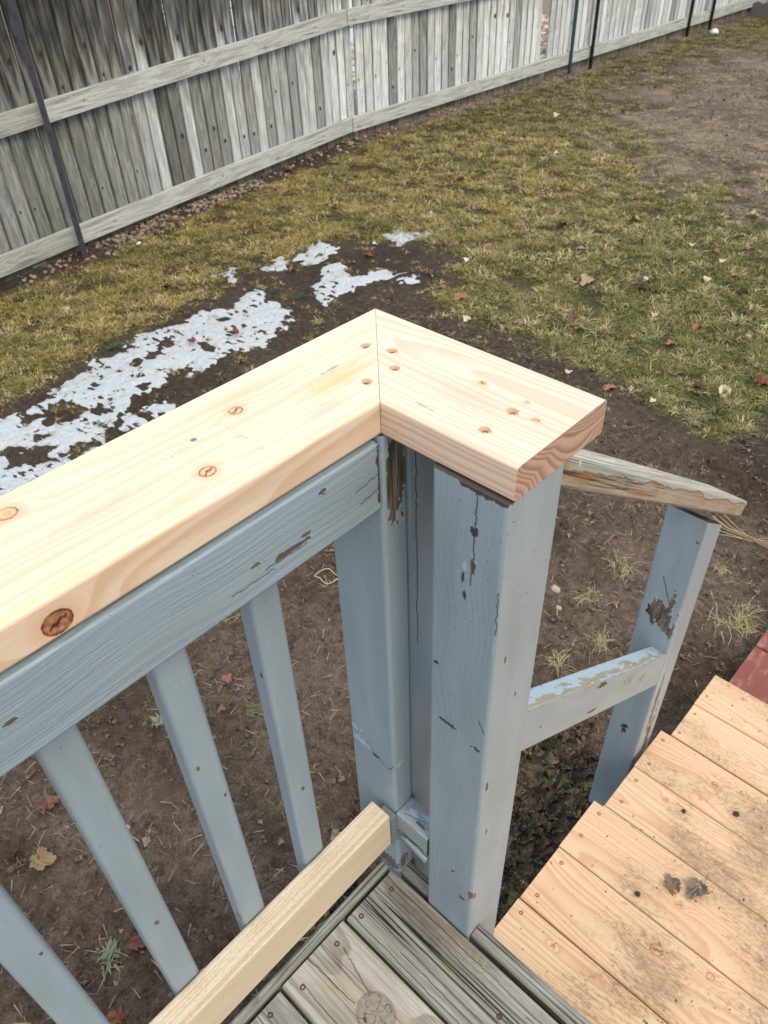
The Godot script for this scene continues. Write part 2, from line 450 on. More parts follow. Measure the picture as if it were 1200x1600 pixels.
					if dirt > 0.0 and face == 0:
						var zone := n.get_noise_2d(ax * 4.0 + 23.0, v * 6.0) * 0.9 + smoothstep(0.05, 0.30, ax) * 0.9 - 0.85 + dirt
						var sp2 := n3.get_noise_2d(ax * 60.0, v * 150.0) * 0.8 + nf.get_noise_2d(ax * 260.0, v * 320.0) * 0.4 + n3.get_noise_2d(ax * 12.0, v * 26.0) * 0.5
						var m := smoothstep(0.12, 0.85, zone * 0.7 + sp2 * 0.8) * 0.62
						m = maxf(m, clampf(zone + n3.get_noise_2d(ax * 7.0, v * 40.0) * 0.5, 0.0, 1.0) * 0.2)
						var mud := 0.5 + 0.5 * n.get_noise_2d(ax * 40.0, v * 60.0)
						cr = lerpf(cr, lerpf(0.42, 0.58, mud), m)
						cg = lerpf(cg, lerpf(0.35, 0.49, mud), m)
						cb = lerpf(cb, lerpf(0.27, 0.38, mud), m)
						if n3.get_noise_2d(ax * 50.0 + 91.0, v * 50.0) > 0.66:
							cr = 0.30
							cg = 0.25
							cb = 0.20
						ht += m * 0.25
				else:
					var streak := nf.get_noise_2d(ax * 3.0 + 20.0, v * 170.0)
					var k := clampf(lw * amount + streak * 0.35 + 0.2 + broad * 0.25, 0.0, 1.0)
					cr = lerpf(light.r, dark.r, k) + fib * 0.045
					cg = lerpf(light.g, dark.g, k) + fib * 0.045
					cb = lerpf(light.b, dark.b, k) + fib * 0.045
					ht = 0.65 + fib * 0.1 + streak * 0.12 - lw * 0.1
					if blotch > 0.0:
						var b := smoothstep(0.0, 0.5, n3.get_noise_2d(ax * 7.0 + 3.0, v * 13.0)) * 0.75
						cr = lerpf(cr, 0.64, b * 0.8)
						cg = lerpf(cg, 0.58, b * 0.8)
						cb = lerpf(cb, 0.48, b * 0.8)
					if knotty and face == 0:
						cr += 0.07
						cg += 0.08
						cb += 0.08
					if knotty and face == 1:
						var b := smoothstep(-0.1, 0.6, n3.get_noise_2d(ax * 9.0 + 3.0, v * 40.0))
						cr = lerpf(lerpf(cr, 0.62, 0.6), 0.60, b * 0.6)
						cg = lerpf(lerpf(cg, 0.55, 0.6), 0.49, b * 0.6)
						cb = lerpf(lerpf(cb, 0.47, 0.6), 0.37, b * 0.6)
						var bd := fv - 0.009 - n3.get_noise_2d(ax * 5.0, 3.0) * 0.012
						if bd < 0.0:
							cr = lerpf(cr, 0.63, 0.8)
							cg = lerpf(cg, 0.635, 0.8)
							cb = lerpf(cb, 0.61, 0.8)
						elif bd < 0.0035:
							var f2 := (1.0 - bd / 0.0035) * 0.75
							cr = lerpf(cr, 0.36, f2)
							cg = lerpf(cg, 0.27, f2)
							cb = lerpf(cb, 0.19, f2)
						var cn := absf(n.get_noise_2d(ax * 6.0 + 12.0, fv * 45.0) - 0.12)
						if cn < 0.035 and bd > 0.003:
							var f3 := (1.0 - cn / 0.035) * 0.6
							cr = lerpf(cr, 0.52, f3)
							cg = lerpf(cg, 0.33, f3)
							cb = lerpf(cb, 0.18, f3)
					var c1 := absf(n.get_noise_2d(ax * 0.55 + 7.0, v * 58.0))
					var c2 := absf(nf.get_noise_2d(ax * 0.8 + 90.0, v * 130.0))
					var gate := n.get_noise_2d(ax * 1.5 + 55.0, v * 16.0) + 0.3
					var cw := 0.085 * ca * clampf(gate, 0.0, 1.0)
					var g1 := 58.0 * res * 1.3
					var g2 := 130.0 * res * 1.3
					var dk := maxf(clampf((cw + g1 * 0.5 - c1) / g1, 0.0, 1.0) * smoothstep(0.0, 0.02, cw), clampf((cw * 0.4 + g2 * 0.5 - c2) / g2, 0.0, 1.0) * smoothstep(0.0, 0.03, cw) * 0.8)
					if dk > 0.0:
						cr *= 1.0 - 0.78 * dk
						cg *= 1.0 - 0.79 * dk
						cb *= 1.0 - 0.80 * dk
						ht = lerpf(ht, 0.1, dk)
					if inknot < 2.6:
						if inknot < 1.0:
							var g := 0.5 + 0.5 * sin(inknot * 14.0 + n.get_noise_2d(ax * 70.0, v * 70.0) * 3.0)
							cr = lerpf(0.56, 0.51, g)
							cg = lerpf(0.535, 0.48, g)
							cb = lerpf(0.49, 0.43, g)
							var an := atan2(fv - near[0][2], ax - near[0][0])
							if absf(sin(an * 3.0 + n.get_noise_2d(ax * 60.0, v * 60.0) * 1.2)) < 0.10:
								cr *= 0.5
								cg *= 0.5
								cb *= 0.5
								ht = 0.2
						elif inknot < 1.12:
							cr *= 0.85
							cg *= 0.82
							cb *= 0.79
			col[o * 3] = int(clampf(cr, 0.02, 0.98) * 255.0)
			col[o * 3 + 1] = int(clampf(cg, 0.02, 0.98) * 255.0)
			col[o * 3 + 2] = int(clampf(cb, 0.02, 0.98) * 255.0)
			hei[o] = int(clampf(ht, 0.0, 1.0) * 255.0)
	var start := [0.0, W, W + T, 2.0 * W + T]
	for k in j.chips:
		var v0: float = start[k[1]] + k[2]
		var rx: float = k[3]
		var rv: float = k[4]
		var what: String = k[5]
		for r in range(maxi(0, int((v0 - rv * 1.6) / PW * nv)), mini(nv, int((v0 + rv * 1.6) / PW * nv) + 2)):
			var v := (r + 0.5) / nv * PW
			for c in range(maxi(0, int((k[0] - rx * 1.6) / res)), mini(w, int((k[0] + rx * 1.6) / res) + 2)):
				var x := (c + 0.5) * res
				var d := sqrt(pow((x - k[0]) / rx, 2.0) + pow((v - v0) / rv, 2.0))
				var rough := n3.get_noise_2d(x * 60.0, v * 150.0)
				if what == "bare" or what == "raw":
					rough = n3.get_noise_2d(x * 22.0, v * 45.0) + rough * 0.35
				var o := r * w + c
				if what == "amber" or what == "lime" or what == "brown" or what == "moss" or what == "grey" or what == "rust" or what == "smudge" or what == "pinkish":
					var a := (1.0 - smoothstep(0.2, 1.3, d + rough * 0.5)) * (0.45 if what == "lime" or what == "rust" or what == "grey" else (0.22 if what == "smudge" or what == "pinkish" else 0.4))
					var to: Color = {"amber": Color(0.80, 0.62, 0.36), "lime": Color(0.75, 0.82, 0.50), "brown": Color(0.38, 0.31, 0.25), "moss": Color(0.40, 0.40, 0.24), "grey": Color(0.5, 0.51, 0.49), "rust": Color(0.55, 0.31, 0.15), "smudge": Color(0.66, 0.60, 0.53), "pinkish": Color(0.80, 0.60, 0.48)}[what]
					blend(col, o, to, a)
				elif what == "scuffs":
					if d < 1.0 and nf.get_noise_2d(x * 220.0, v * 420.0) > 0.5:
						blend(col, o, Color(0.62, 0.55, 0.48), 0.55)
				elif what == "torn":
					if d < 1.0 + rough * 0.5:
						blend(col, o, Color(0.66, 0.50, 0.36), 0.55)
				elif kind == "painted" and d + rough * 0.9 < 1.22 and d + rough * 0.9 >= 1.0 and what != "raw":
					hei[o] = 235
					blend(col, o, Color(0.66, 0.71, 0.735), 0.35)
				elif d + rough * (0.9 if what != "blue" else 0.1) < 1.0:
					var g := nf.get_noise_2d(x * 25.0, v * 600.0) * 0.08
					match what:
						"wood":
							blend(col, o, Color(0.36 + g, 0.31 + g, 0.26 + g), 0.9)
							hei[o] = 60
						"bare":
							var g2 := n.get_noise_2d(x * 9.0, v * 110.0) * 0.14
							blend(col, o, Color(0.35 + g + g2, 0.31 + g + g2, 0.26 + g + g2), 0.95)
							hei[o] = int(clampf(70.0 + g2 * 300.0, 0.0, 255.0))
						"raw":
							blend(col, o, Color(0.24, 0.19, 0.155), 0.85)
							hei[o] = 40
						"pit":
							blend(col, o, Color(0.17, 0.16, 0.155), 0.8)
							hei[o] = 20
						"pale":
							blend(col, o, Color(0.62, 0.71, 0.76), 0.85)
							hei[o] = 200
						"scrape":
							if nf.get_noise_2d(x * 160.0, v * 40.0) > 0.0:
								blend(col, o, Color(0.42, 0.40, 0.37), 0.7)
								hei[o] = 70
						"mud":
							blend(col, o, Color(0.25, 0.20, 0.16), 0.75)
						"scuff":
							blend(col, o, Color(0.58, 0.46, 0.37), 0.7)
						"blue":
							blend(col, o, Color(0.30, 0.34, 0.45), 0.8)
						"cream":
							blend(col, o, Color(0.86, 0.80, 0.56), 0.9)
						"rustspot":
							blend(col, o, Color(0.40, 0.24, 0.14), 0.8)
	for k in j.cracks:
		var v0: float = start[k[1]] + k[2]
		var v1: float = start[k[1]] + k[4]
		var half: float = k[5] * 0.5
		var steps := int(maxf(absf(k[3] - k[0]), absf(v1 - v0)) / res * 2.0) + 2
		for s in steps:
			var t := float(s) / (steps - 1)
			var x := lerpf(k[0], k[3], t)
			var v := lerpf(v0, v1, t) + n3.get_noise_1d(t * 5.0 + v0 * 90.0) * 0.0016
			var taper := half * (0.5 + 0.5 * sin(t * PI)) + n.get_noise_1d(t * 20.0) * half * 0.4
			var c := clampi(int(x / res), 0, w - 1)
			var span := int(maxf(taper - res * 0.5, 0.0) / PW * nv)
			for dr in range(-span, span + 1):
				var r := clampi(int(v / PW * nv) + dr, 0, nv - 1)
				if k[5] > 0.00055:
					blend(col, r * w + c, Color(0.15, 0.15, 0.15), 0.4 + 0.3 * minf(1.0, taper / res))
				hei[r * w + c] = 10 if k[5] > 0.00055 else 70
			var up := clampi(int(v / PW * nv) - span - 1, 0, nv - 1)
			hei[up * w + c] = 215
	j.out.albedo = Image.create_from_data(w, h, false, Image.FORMAT_RGB8, col)
	j.out.height = Image.create_from_data(w, h, false, Image.FORMAT_L8, hei)


func blend(col: PackedByteArray, o: int, c: Color, a: float) -> void:
	col[o * 3] = int(lerpf(col[o * 3], c.r * 255.0, a))
	col[o * 3 + 1] = int(lerpf(col[o * 3 + 1], c.g * 255.0, a))
	col[o * 3 + 2] = int(lerpf(col[o * 3 + 2], c.b * 255.0, a))


# ==================================================================== timber shapes
# opts: r edge radius, div strips on the top face, xs extra stations, holes [x, z, radius, depth],
# s0 / s1 shear of the two ends per metre of z, b0 / b1 likewise per metre of y, bow sideways wander
func board(L: float, W: float, T: float, opts := {}) -> ArrayMesh:
	var r: float = opts.get("r", 0.003)
	var div: int = opts.get("div", 1)
	var holes: Array = opts.get("holes", [])
	var s0: float = opts.get("s0", 0.0)
	var s1: float = opts.get("s1", 0.0)
	var texl: float = opts.get("texl", L)
	var texo: float = opts.get("texo", 0.0)
	var bow: float = opts.get("bow", 0.0)
	var segs: int = opts.get("segs", 2)
	var prof: Array = []  # [z, y, nz, ny, v]
	var faces := [[Vector2(r, T), Vector2(W - r, T), Vector2(0, 1)], [Vector2(W, T - r), Vector2(W, r), Vector2(1, 0)], [Vector2(W - r, 0), Vector2(r, 0), Vector2(0, -1)], [Vector2(0, r), Vector2(0, T - r), Vector2(-1, 0)]]
	var v0 := 0.0
	for fi in 4:
		var fw := W if fi % 2 == 0 else T
		var a: Vector2 = faces[fi][0]
		var b: Vector2 = faces[fi][1]
		var nn: Vector2 = faces[fi][2]
		var d := div if fi == 0 else 1
		for k in d + 1:
			var p := a.lerp(b, float(k) / d)
			prof.append([p.x, p.y, nn.x, nn.y, v0 + r + (fw - 2.0 * r) * k / d])
		var n2: Vector2 = faces[(fi + 1) % 4][2]
		var centre := b - nn * r
		for k in range(1, segs):
			var t := float(k) / segs
			var dir := (nn * cos(t * PI / 2) + n2 * sin(t * PI / 2)).normalized()
			var p := centre + dir * r
			prof.append([p.x, p.y, dir.x, dir.y, v0 + fw - r + 2.0 * r * t])
		v0 += fw
	var first: Array = prof[0].duplicate()
	first[4] = v0 + r
	prof.append(first)
	var P := 2.0 * (W + T)
	var total := P + 0.008 + T
	var st: Array = [0.0]
	if opts.has("xs"):
		st.append_array(opts.xs)
	var pieces: int = opts.get("pieces", 1)
	for k in range(1, pieces):
		st.append(L * k / pieces)
	st.append(L)
	st.sort()
	var np := prof.size()
	var vs := PackedVector3Array()
	var ns := PackedVector3Array()
	var uvs := PackedVector2Array()
	var ix := PackedInt32Array()
	var bn := noise(int(L * 1000.0) + int(opts.get("bs", 0)))
	for s in st.size():
		var t: float = st[s] / L
		var off := bn.get_noise_1d(st[s] * 1.3) * bow
		var offz := bn.get_noise_1d(st[s] * 1.3 + 50.0) * bow
		for p in prof:
			var x0: float = s0 * p[0]
			var x1: float = L + s1 * p[0]
			var x: float = lerpf(x0, x1, t)
			if s0 != 0.0:
				x = maxf(st[s], x0) if st[s] < W * 1.1 else st[s]
				if s == st.size() - 1:
					x = x1
			var y: float = p[1]
			var nrm := Vector3(0, p[3], p[2])
			if div > 1 and p[3] > 0.99:
				for hh in holes:
					var dx: float = x - hh[0]
					var dz: float = p[0] - hh[1]
					var d := sqrt(dx * dx + dz * dz)
					if d < hh[2] * 1.35:
						var depth: float = hh[3]
						var f := 1.0 - smoothstep(hh[2] * 0.45, hh[2] * 1.05, d)
						y -= depth * f
						var ridge := exp(-pow((d - hh[2] * 1.15) / (hh[2] * 0.13), 2.0))
						y += 0.00035 * ridge * (1.0 + bn.get_noise_2d(x * 900.0, p[0] * 900.0))
						if f > 0.02 and f < 0.98:
							nrm = Vector3(-dx, d * 0.7, -dz).normalized()
			vs.append(Vector3(x, y + off, p[0] + offz))
			ns.append(nrm)
			uvs.append(Vector2((x + texo) / texl, p[4] / total))
	for s in st.size() - 1:
		for k in np - 1:
			var a := s * np + k
			var b := a + np
			# local x cross profile direction: clockwise seen from outside
			ix.append_array([a, b, a + 1, a + 1, b, b + 1])
	# ends
	for e in 2:
		var s := 0 if e == 0 else st.size() - 1
		var base := vs.size()
		var mid := Vector3.ZERO
		for k in np - 1:
			mid += vs[s * np + k]
		mid /= np - 1
		var en := Vector3(-1 if e == 0 else 1, 0, 0)
		vs.append(mid)
		ns.append(en)
		uvs.append(Vector2(W * 0.5 / texl, (P + 0.008 + T * 0.5) / total))
		for k in np:
			vs.append(vs[s * np + k])
			ns.append(en)
			uvs.append(Vector2(clampf(prof[k][0], 0.001, W - 0.001) / texl, (P + 0.008 + clampf(prof[k][1], 0.0015, T - 0.001)) / total))
		for k in np - 1:
			if e == 0:
				ix.append_array([base, base + 1 + k, base + 2 + k])
			else:
				ix.append_array([base, base + 2 + k, base + 1 + k])
	var arr := []
	arr.resize(Mesh.ARRAY_MAX)
	arr[Mesh.ARRAY_VERTEX] = vs
	arr[Mesh.ARRAY_NORMAL] = ns
	arr[Mesh.ARRAY_TEX_UV] = uvs
	arr[Mesh.ARRAY_INDEX] = ix
	var m := ArrayMesh.new()
	m.add_surface_from_arrays(Mesh.PRIMITIVE_TRIANGLES, arr)
	return m


func frame(x: Vector3, y: Vector3, at: Vector3) -> Transform3D:
	return Transform3D(Basis(x, y, x.cross(y)), at)


const UPRIGHT_X := Vector3(0, 1, 0)


func screw_mesh(rad: float, depth := 0.0012) -> ArrayMesh:
	# pan of a countersunk screw with a star socket
	var st := SurfaceTool.new()
	st.begin(Mesh.PRIMITIVE_TRIANGLES)
	var n := 24
	var rings := [[rad, -depth], [rad * 0.92, 0.0], [0.0, 0.0]]
	var pts: Array = []
	for q in 3:
		var ring: Array = []
		for k in n:
			var a := TAU * k / n
			var rr: float = rings[q][0]
			if q == 2:
				rr = rad * (0.52 if k % 4 < 2 else 0.34)
			ring.append(Vector3(cos(a) * rr, rings[q][1], sin(a) * rr))
		pts.append(ring)
	var low: Array = []
	for p in pts[2]:
		low.append(p * 0.9 + Vector3(0, -depth * 0.9, 0))
	pts.append(low)
	for q in 3:
		for k in n:
			var k2 := (k + 1) % n
			for p in [pts[q][k], pts[q][k2], pts[q + 1][k], pts[q][k2], pts[q + 1][k2], pts[q + 1][k]]:
				st.add_vertex(p)
	for k in n:
		for p in [low[k], low[(k + 1) % n], Vector3(0, -depth * 0.9, 0)]:
			st.add_vertex(p)
	st.generate_normals()
	return st.commit()


func prism(poly: PackedVector2Array, depth: float) -> ArrayMesh:
	# outline in x and y, thickness along z from 0 to depth
	var st := SurfaceTool.new()
	st.begin(Mesh.PRIMITIVE_TRIANGLES)
	st.set_smooth_group(-1)
	var tri := Geometry2D.triangulate_polygon(poly)
	for side in 2:
		for k in range(0, tri.size(), 3):
			var o := [0, 1, 2] if side == 0 else [0, 2, 1]
			for q in o:
				var p := poly[tri[k + q]]
				st.add_vertex(Vector3(p.x, p.y, depth if side == 1 else 0.0))
	for k in poly.size():
		var a := poly[k]
		var b := poly[(k + 1) % poly.size()]
		for p in [Vector3(a.x, a.y, 0), Vector3(b.x, b.y, 0), Vector3(a.x, a.y, depth), Vector3(b.x, b.y, 0), Vector3(b.x, b.y, depth), Vector3(a.x, a.y, depth)]:
			st.add_vertex(p)
	st.generate_normals()
	return st.commit()


func tube(path: Array, rad: float, sides := 6, taper := 1.0) -> ArrayMesh:
	var st := SurfaceTool.new()
	st.begin(Mesh.PRIMITIVE_TRIANGLES)
	var rings: Array = []
	for k in path.size():
		var p: Vector3 = path[k]
		var t: Vector3 = (path[mini(k + 1, path.size() - 1)] - path[maxi(k - 1, 0)])
		t = t.normalized()
		var s := t.cross(Vector3(0.31, 0.9, 0.2)).normalized()
		var u := s.cross(t)
		var rr := rad * lerpf(1.0, taper, float(k) / (path.size() - 1))
		var ring: Array = []
		for q in sides:
			ring.append(p + (s * cos(TAU * q / sides) + u * sin(TAU * q / sides)) * rr)
		rings.append(ring)
	for k in path.size() - 1:
		for q in sides:
			var q2 := (q + 1) % sides
			for p in [rings[k][q], rings[k + 1][q], rings[k][q2], rings[k][q2], rings[k + 1][q], rings[k + 1][q2]]:
				st.add_vertex(p)
	st.generate_normals()
	return st.commit()


# ==================================================================== deck railing
func build_railing() -> void:
	var t := thing("deck_railing", "blue-grey painted deck railing with a new pale wood cap mitred at the corner", "railing", Vector3(0.14, DECK, 0.14))
	var o := -t.position
	var steel := flat("screw", Color(0.36, 0.31, 0.26), 0.45, 0.7)
	var head := screw_mesh(0.0036)
	# cap along the yard side; its local z runs from the inner edge (x = 0.14) to the outer edge
	var xs_a: Array = []
	for k in 150:
		xs_a.append(0.0012 * (k + 1))
	for k in 12:
		xs_a.append(0.2 + 0.07 * k)
	var holes_a := [[0.072, 0.085, 0.0046, 0.0032], [0.123, 0.034, 0.0046, 0.0032]]
	var ca := cap_board(1.15, 0.14, 0.038, 117, xs_a, holes_a, 0.14, -1.0)
	var a := put("cap_board", ca, baked.cap_a, t, frame(Vector3(0, 0, 1), Vector3.UP, o + Vector3(0.14, CAP - 0.038, 0)))
	a.set_meta("label", "long cap board with round knots, running out of view at left")
	for hh in holes_a:
		put("screw", head, steel, a, Transform3D(Basis(), Vector3(hh[0], 0.038 - 0.0026, hh[1])))
	var xs_b: Array = []
	for k in 246:
		xs_b.append(0.0012 * (k + 1))
	var holes_b := [[0.083, 0.062, 0.0046, 0.0032], [0.109, 0.086, 0.0046, 0.0032], [0.243, 0.074, 0.0048, 0.003], [0.242, 0.113, 0.0048, 0.003], [0.192, 0.052, 0.0016, 0.001]]
	var cb := cap_board(0.296, 0.14, 0.038, 117, xs_b, holes_b, 0.0, 1.0)
	var b := put("cap_board", cb, baked.cap_b, t, Transform3D(Basis(), o + Vector3(0.0006, CAP - 0.038, 0)))
	b.set_meta("label", "short cap board with curved end grain showing")
	for k in 4:
		put("screw", head, steel, b, Transform3D(Basis(), Vector3(holes_b[k][0], 0.038 - 0.0026, holes_b[k][1])))
	# apron under the long cap
	put("apron_board", board(1.05, 0.038, 0.0838, {"r": 0.003}), baked.apron, t, frame(Vector3(0, 0, 1), Vector3.UP, o + Vector3(0.142, CAP - 0.1268, 0.1465)))
	# posts; local x is up, the top face looks along +x and the z = 0 face along +z
	put("front_post", board(1.25, 0.088, 0.088, {"r": 0.006, "segs": 3}), baked.front_post, t, frame(UPRIGHT_X, Vector3(1, 0, 0), o + Vector3(0.207, CAP - 0.0395 - 1.25 + 0.0, 0.144)))
	put("rear_post", board(0.912, 0.0385, 0.088, {"r": 0.006, "segs": 3}), baked.rear_post, t, frame(UPRIGHT_X, Vector3(1, 0, 0), o + Vector3(0.0555, DECK + 0.0005, 0.1445)))
	put("back_post", board(1.5, 0.088, 0.086, {"r": 0.006}), baked.back_post, t, frame(UPRIGHT_X, Vector3(1, 0, 0), o + Vector3(0.0565, CAP - 0.0395 - 1.5, 0.1045)))
	# new bottom rail with the old painted stub behind its end
	put("bottom_rail", board(1.0, 0.038, 0.089, {"r": 0.003}), baked.new_rail, t, frame(Vector3(0, 0, 1), Vector3.UP, o + Vector3(0.142, CAP - 0.826, 0.158))).set_meta("label", "new unpainted bottom rail")
	var stub := PackedVector2Array([Vector2(0, 0.008), Vector2(0.006, 0), Vector2(0.026, 0), Vector2(0.026, 0.078), Vector2(0.0, 0.078)])
	put("rail_stub", prism(stub, 0.011), flat("stub", Color(0.42, 0.46, 0.45), 0.7), t, Transform3D(Basis(), o + Vector3(0.1195, CAP - 0.824, 0.1462)))
	put("cross_block", board(0.063, 0.038, 0.055, {"r": 0.003}), baked.block, t, Transform3D(Basis(Vector3(1, -0.01, 0), Vector3(0.01, 1, 0), Vector3(0, 0, 1)), o + Vector3(0.1442, CAP - 0.797, 0.1075)))
	var sliver := PackedVector2Array([Vector2(0.008, 0.0), Vector2(0.06, -0.018), Vector2(0.062, -0.006), Vector2(0.02, 0.006)])
	put("split_sliver", prism(sliver, 0.004), flat("sliver", Color(0.60, 0.64, 0.67), 0.6), t, Transform3D(Basis(), o + Vector3(0.1442, CAP - 0.803, 0.1425)))
	# balusters
	var bm := board(0.80, 0.038, 0.029, {"r": 0.0065, "segs": 4})
	for k in 7:
		var z := 0.2955 + 0.1145 * k
		put("baluster", bm, baked.baluster_a if k % 2 == 0 else baked.baluster_b, t, frame(UPRIGHT_X, Vector3(1, 0, 0), o + Vector3(0.0735, CAP - 0.85, z)))


# A cap board with one mitred end and countersunk screw holes: local z = 0..W, the mitred end starts at m0 + m1 * z.
func cap_board(L: float, W: float, T: float, div: int, xs: Array, holes: Array, m0: float, m1: float) -> ArrayMesh:
	var m := board(L, W, T, {"r": 0.0042, "segs": 4, "div": div, "xs": xs, "holes": holes})
	# the mitre cuts every length of the profile at its own x
	var arr := m.surface_get_arrays(0)
	var vs: PackedVector3Array = arr[Mesh.ARRAY_VERTEX]
	var uv: PackedVector2Array = arr[Mesh.ARRAY_TEX_UV]
	var ix: PackedInt32Array = arr[Mesh.ARRAY_INDEX]
	for k in vs.size():
		var lim := m0 + m1 * vs[k].z
		if vs[k].x < lim - 0.0000001:
			var p := vs[k]
			var on_top := p.y > T - 0.006
			uv[k] = Vector2(uv[k].x + (lim - p.x) / L, uv[k].y)
			p.x = lim
			if on_top and p.z > 0.005 and p.z < W - 0.005:
				p.y = T
			vs[k] = p
	var keep := PackedInt32Array()
	for k in range(0, ix.size(), 3):
		var a := vs[ix[k]]
		var b := vs[ix[k + 1]]
		var c := vs[ix[k + 2]]
		if (b - a).cross(c - a).length_squared() > 1e-18:
			keep.append_array([ix[k], ix[k + 1], ix[k + 2]])
	arr[Mesh.ARRAY_VERTEX] = vs
	arr[Mesh.ARRAY_TEX_UV] = uv
	arr[Mesh.ARRAY_INDEX] = keep
	var out := ArrayMesh.new()
	out.add_surface_from_arrays(Mesh.PRIMITIVE_TRIANGLES, arr)
	return out


# ==================================================================== deck
func build_deck() -> void:
	var t := thing("deck", "weathered grey deck floor of cracked boards beneath the railing corner", "deck", Vector3(0.13, 0, 0.11))
	var o := -t.position
	var rust := flat("rust_screw", Color(0.33, 0.22, 0.15), 0.7, 0.5)
	var head := screw_mesh(0.0048, 0.0016)
	var z := 0.146
	var widths := [0.112, 0.135, 0.138, 0.138, 0.138, 0.138, 0.138]
	var keys := ["deck_0", "deck_1", "deck_2", "deck_0", "deck_2", "deck_1", "deck_2"]
	var screws := [[[0.152, 0.172], [0.145, 0.238], [0.4, 0.2]], [[0.146, 0.295], [0.152, 0.375], [0.351, 0.29]], [[0.144, 0.434], [0.15, 0.51]], [], [], [], []]
	for k in 7:
		var w: float = widths[k]
		var x0 := 0.1305 if k != 1 else 0.1275
		var b := put("deck_board", board(1.9, w, 0.03, {"r": 0.005, "segs": 3, "texl": 0.85, "pieces": 10, "bow": 0.0006, "bs": k}), baked[keys[k]], t, Transform3D(Basis(), o + Vector3(x0, DECK - 0.03, z)))
		if k == 1:
			b.set_meta("label", "tan blotched deck board with a large round knot")
		for s in screws[k]:
			put("screw", head, rust, b, Transform3D(Basis(), Vector3(s[0] - x0, 0.0302, s[1] - z)))
		z += w + 0.0045
	# trim boards on edge round the deck, and the joists that carry it
	put("edge_trim", board(1.6, 0.018, 0.14, {"r": 0.006, "segs": 3, "texl": 1.0, "pieces": 12, "bow": 0.0015}), baked.deck_trim, t, frame(Vector3(0, 0, 1), Vector3.UP, o + Vector3(0.1235, DECK - 0.142, 0.1470)))
	put("edge_trim", board(1.75, 0.026, 0.14, {"r": 0.006, "segs": 3, "texl": 1.0, "pieces": 12, "bow": 0.0008, "bs": 4}), baked.deck_trim, t, Transform3D(Basis(), o + Vector3(0.2965, DECK - 0.1405, 0.1135)))
	put("edge_trim", board(0.0615, 0.026, 0.14, {"r": 0.006, "segs": 3, "texl": 1.0, "bs": 5}), baked.deck_trim, t, Transform3D(Basis(), o + Vector3(0.1445, DECK - 0.1405, 0.1135)))
	for k in 4:
		put("joist", board(1.5, 0.038, 0.18, {"r": 0.003, "texl": 1.0}), baked.deck_trim, t, frame(Vector3(0, 0, 1), Vector3.UP, o + Vector3(0.18 + 0.5 * k, DECK - 0.212, 0.15)))
	for k in 2:
		put("support_post", board(0.54, 0.088, 0.088, {"r": 0.004, "texl": 1.25}), baked.deck_trim, t, frame(UPRIGHT_X, Vector3(1, 0, 0), o + Vector3(0.19 + 1.4 * k, -0.002, 1.4)))


# ==================================================================== stairs
func build_stairs() -> void:
	var t := thing("stairs", "wooden stairs with muddy new pine treads leading down to the yard", "stairs", Vector3(0.8, 0, -0.35))
	var o := -t.position
	var brass := flat("brass_screw", Color(0.55, 0.38, 0.16), 0.45, 0.7)
	var head := screw_mesh(0.0046, 0.0014)
	var n := 0
	var rows := [[0.50, [0.074, -0.067, -0.207], [[0.292, -0.042], [0.296, -0.091], [0.295, -0.178], [0.293, -0.255], [0.295, -0.322]], 0.2715], [0.34, [-0.304, -0.444, -0.584], [[0.29, -0.475], [0.288, -0.548], [0.289, -0.61], [0.281, -0.695]], 0.2640], [0.18, [-0.703, -0.845, -0.985], [[0.277, -0.863], [0.28, -0.95], [0.278, -1.03]], 0.2620]]
	for r in rows:
		for k in 3:
			var z1: float = r[1][k]
			var x0: float = r[3] + 0.0015 * (k % 2)
			var b := put("tread_board", board(1.06, 0.1385, 0.038, {"r": 0.0035, "segs": 3}), baked["tread_%d" % n], t, Transform3D(Basis(), o + Vector3(x0, r[0] - 0.038, z1 - 0.1365)))
			for s in r[2]:
				if s[1] < z1 and s[1] > z1 - 0.138:
					put("screw", head, brass, b, Transform3D(Basis(), Vector3(s[0] - x0, 0.0382, s[1] - z1 + 0.1365)))
			n += 1
	var saw := PackedVector2Array([Vector2(0.06, 0.4605), Vector2(0.06, 0.20), Vector2(-0.92, -0.0), Vector2(-1.10, -0.0), Vector2(-1.10, 0.1405), Vector2(-0.71, 0.1405), Vector2(-0.71, 0.3005), Vector2(-0.335, 0.3005), Vector2(-0.335, 0.4605)])
	for x in [0.335, 0.80, 1.29]:
		put("stringer", prism(saw, 0.038), flat("stringer", Color(0.50, 0.45, 0.38), 0.85), t, Transform3D(Basis(Vector3(0, 0, 1), Vector3.UP, Vector3(-1, 0, 0)), o + Vector3(x, 0, 0)))
	for k in 3:
		put("riser_board", board(0.98, 0.019, 0.12, {"r": 0.002, "texl": 1.0}), baked.deck_trim, t, Transform3D(Basis(), o + Vector3(0.32, [0.34, 0.18, 0.015][k], [-0.31, -0.69, -1.08][k])))


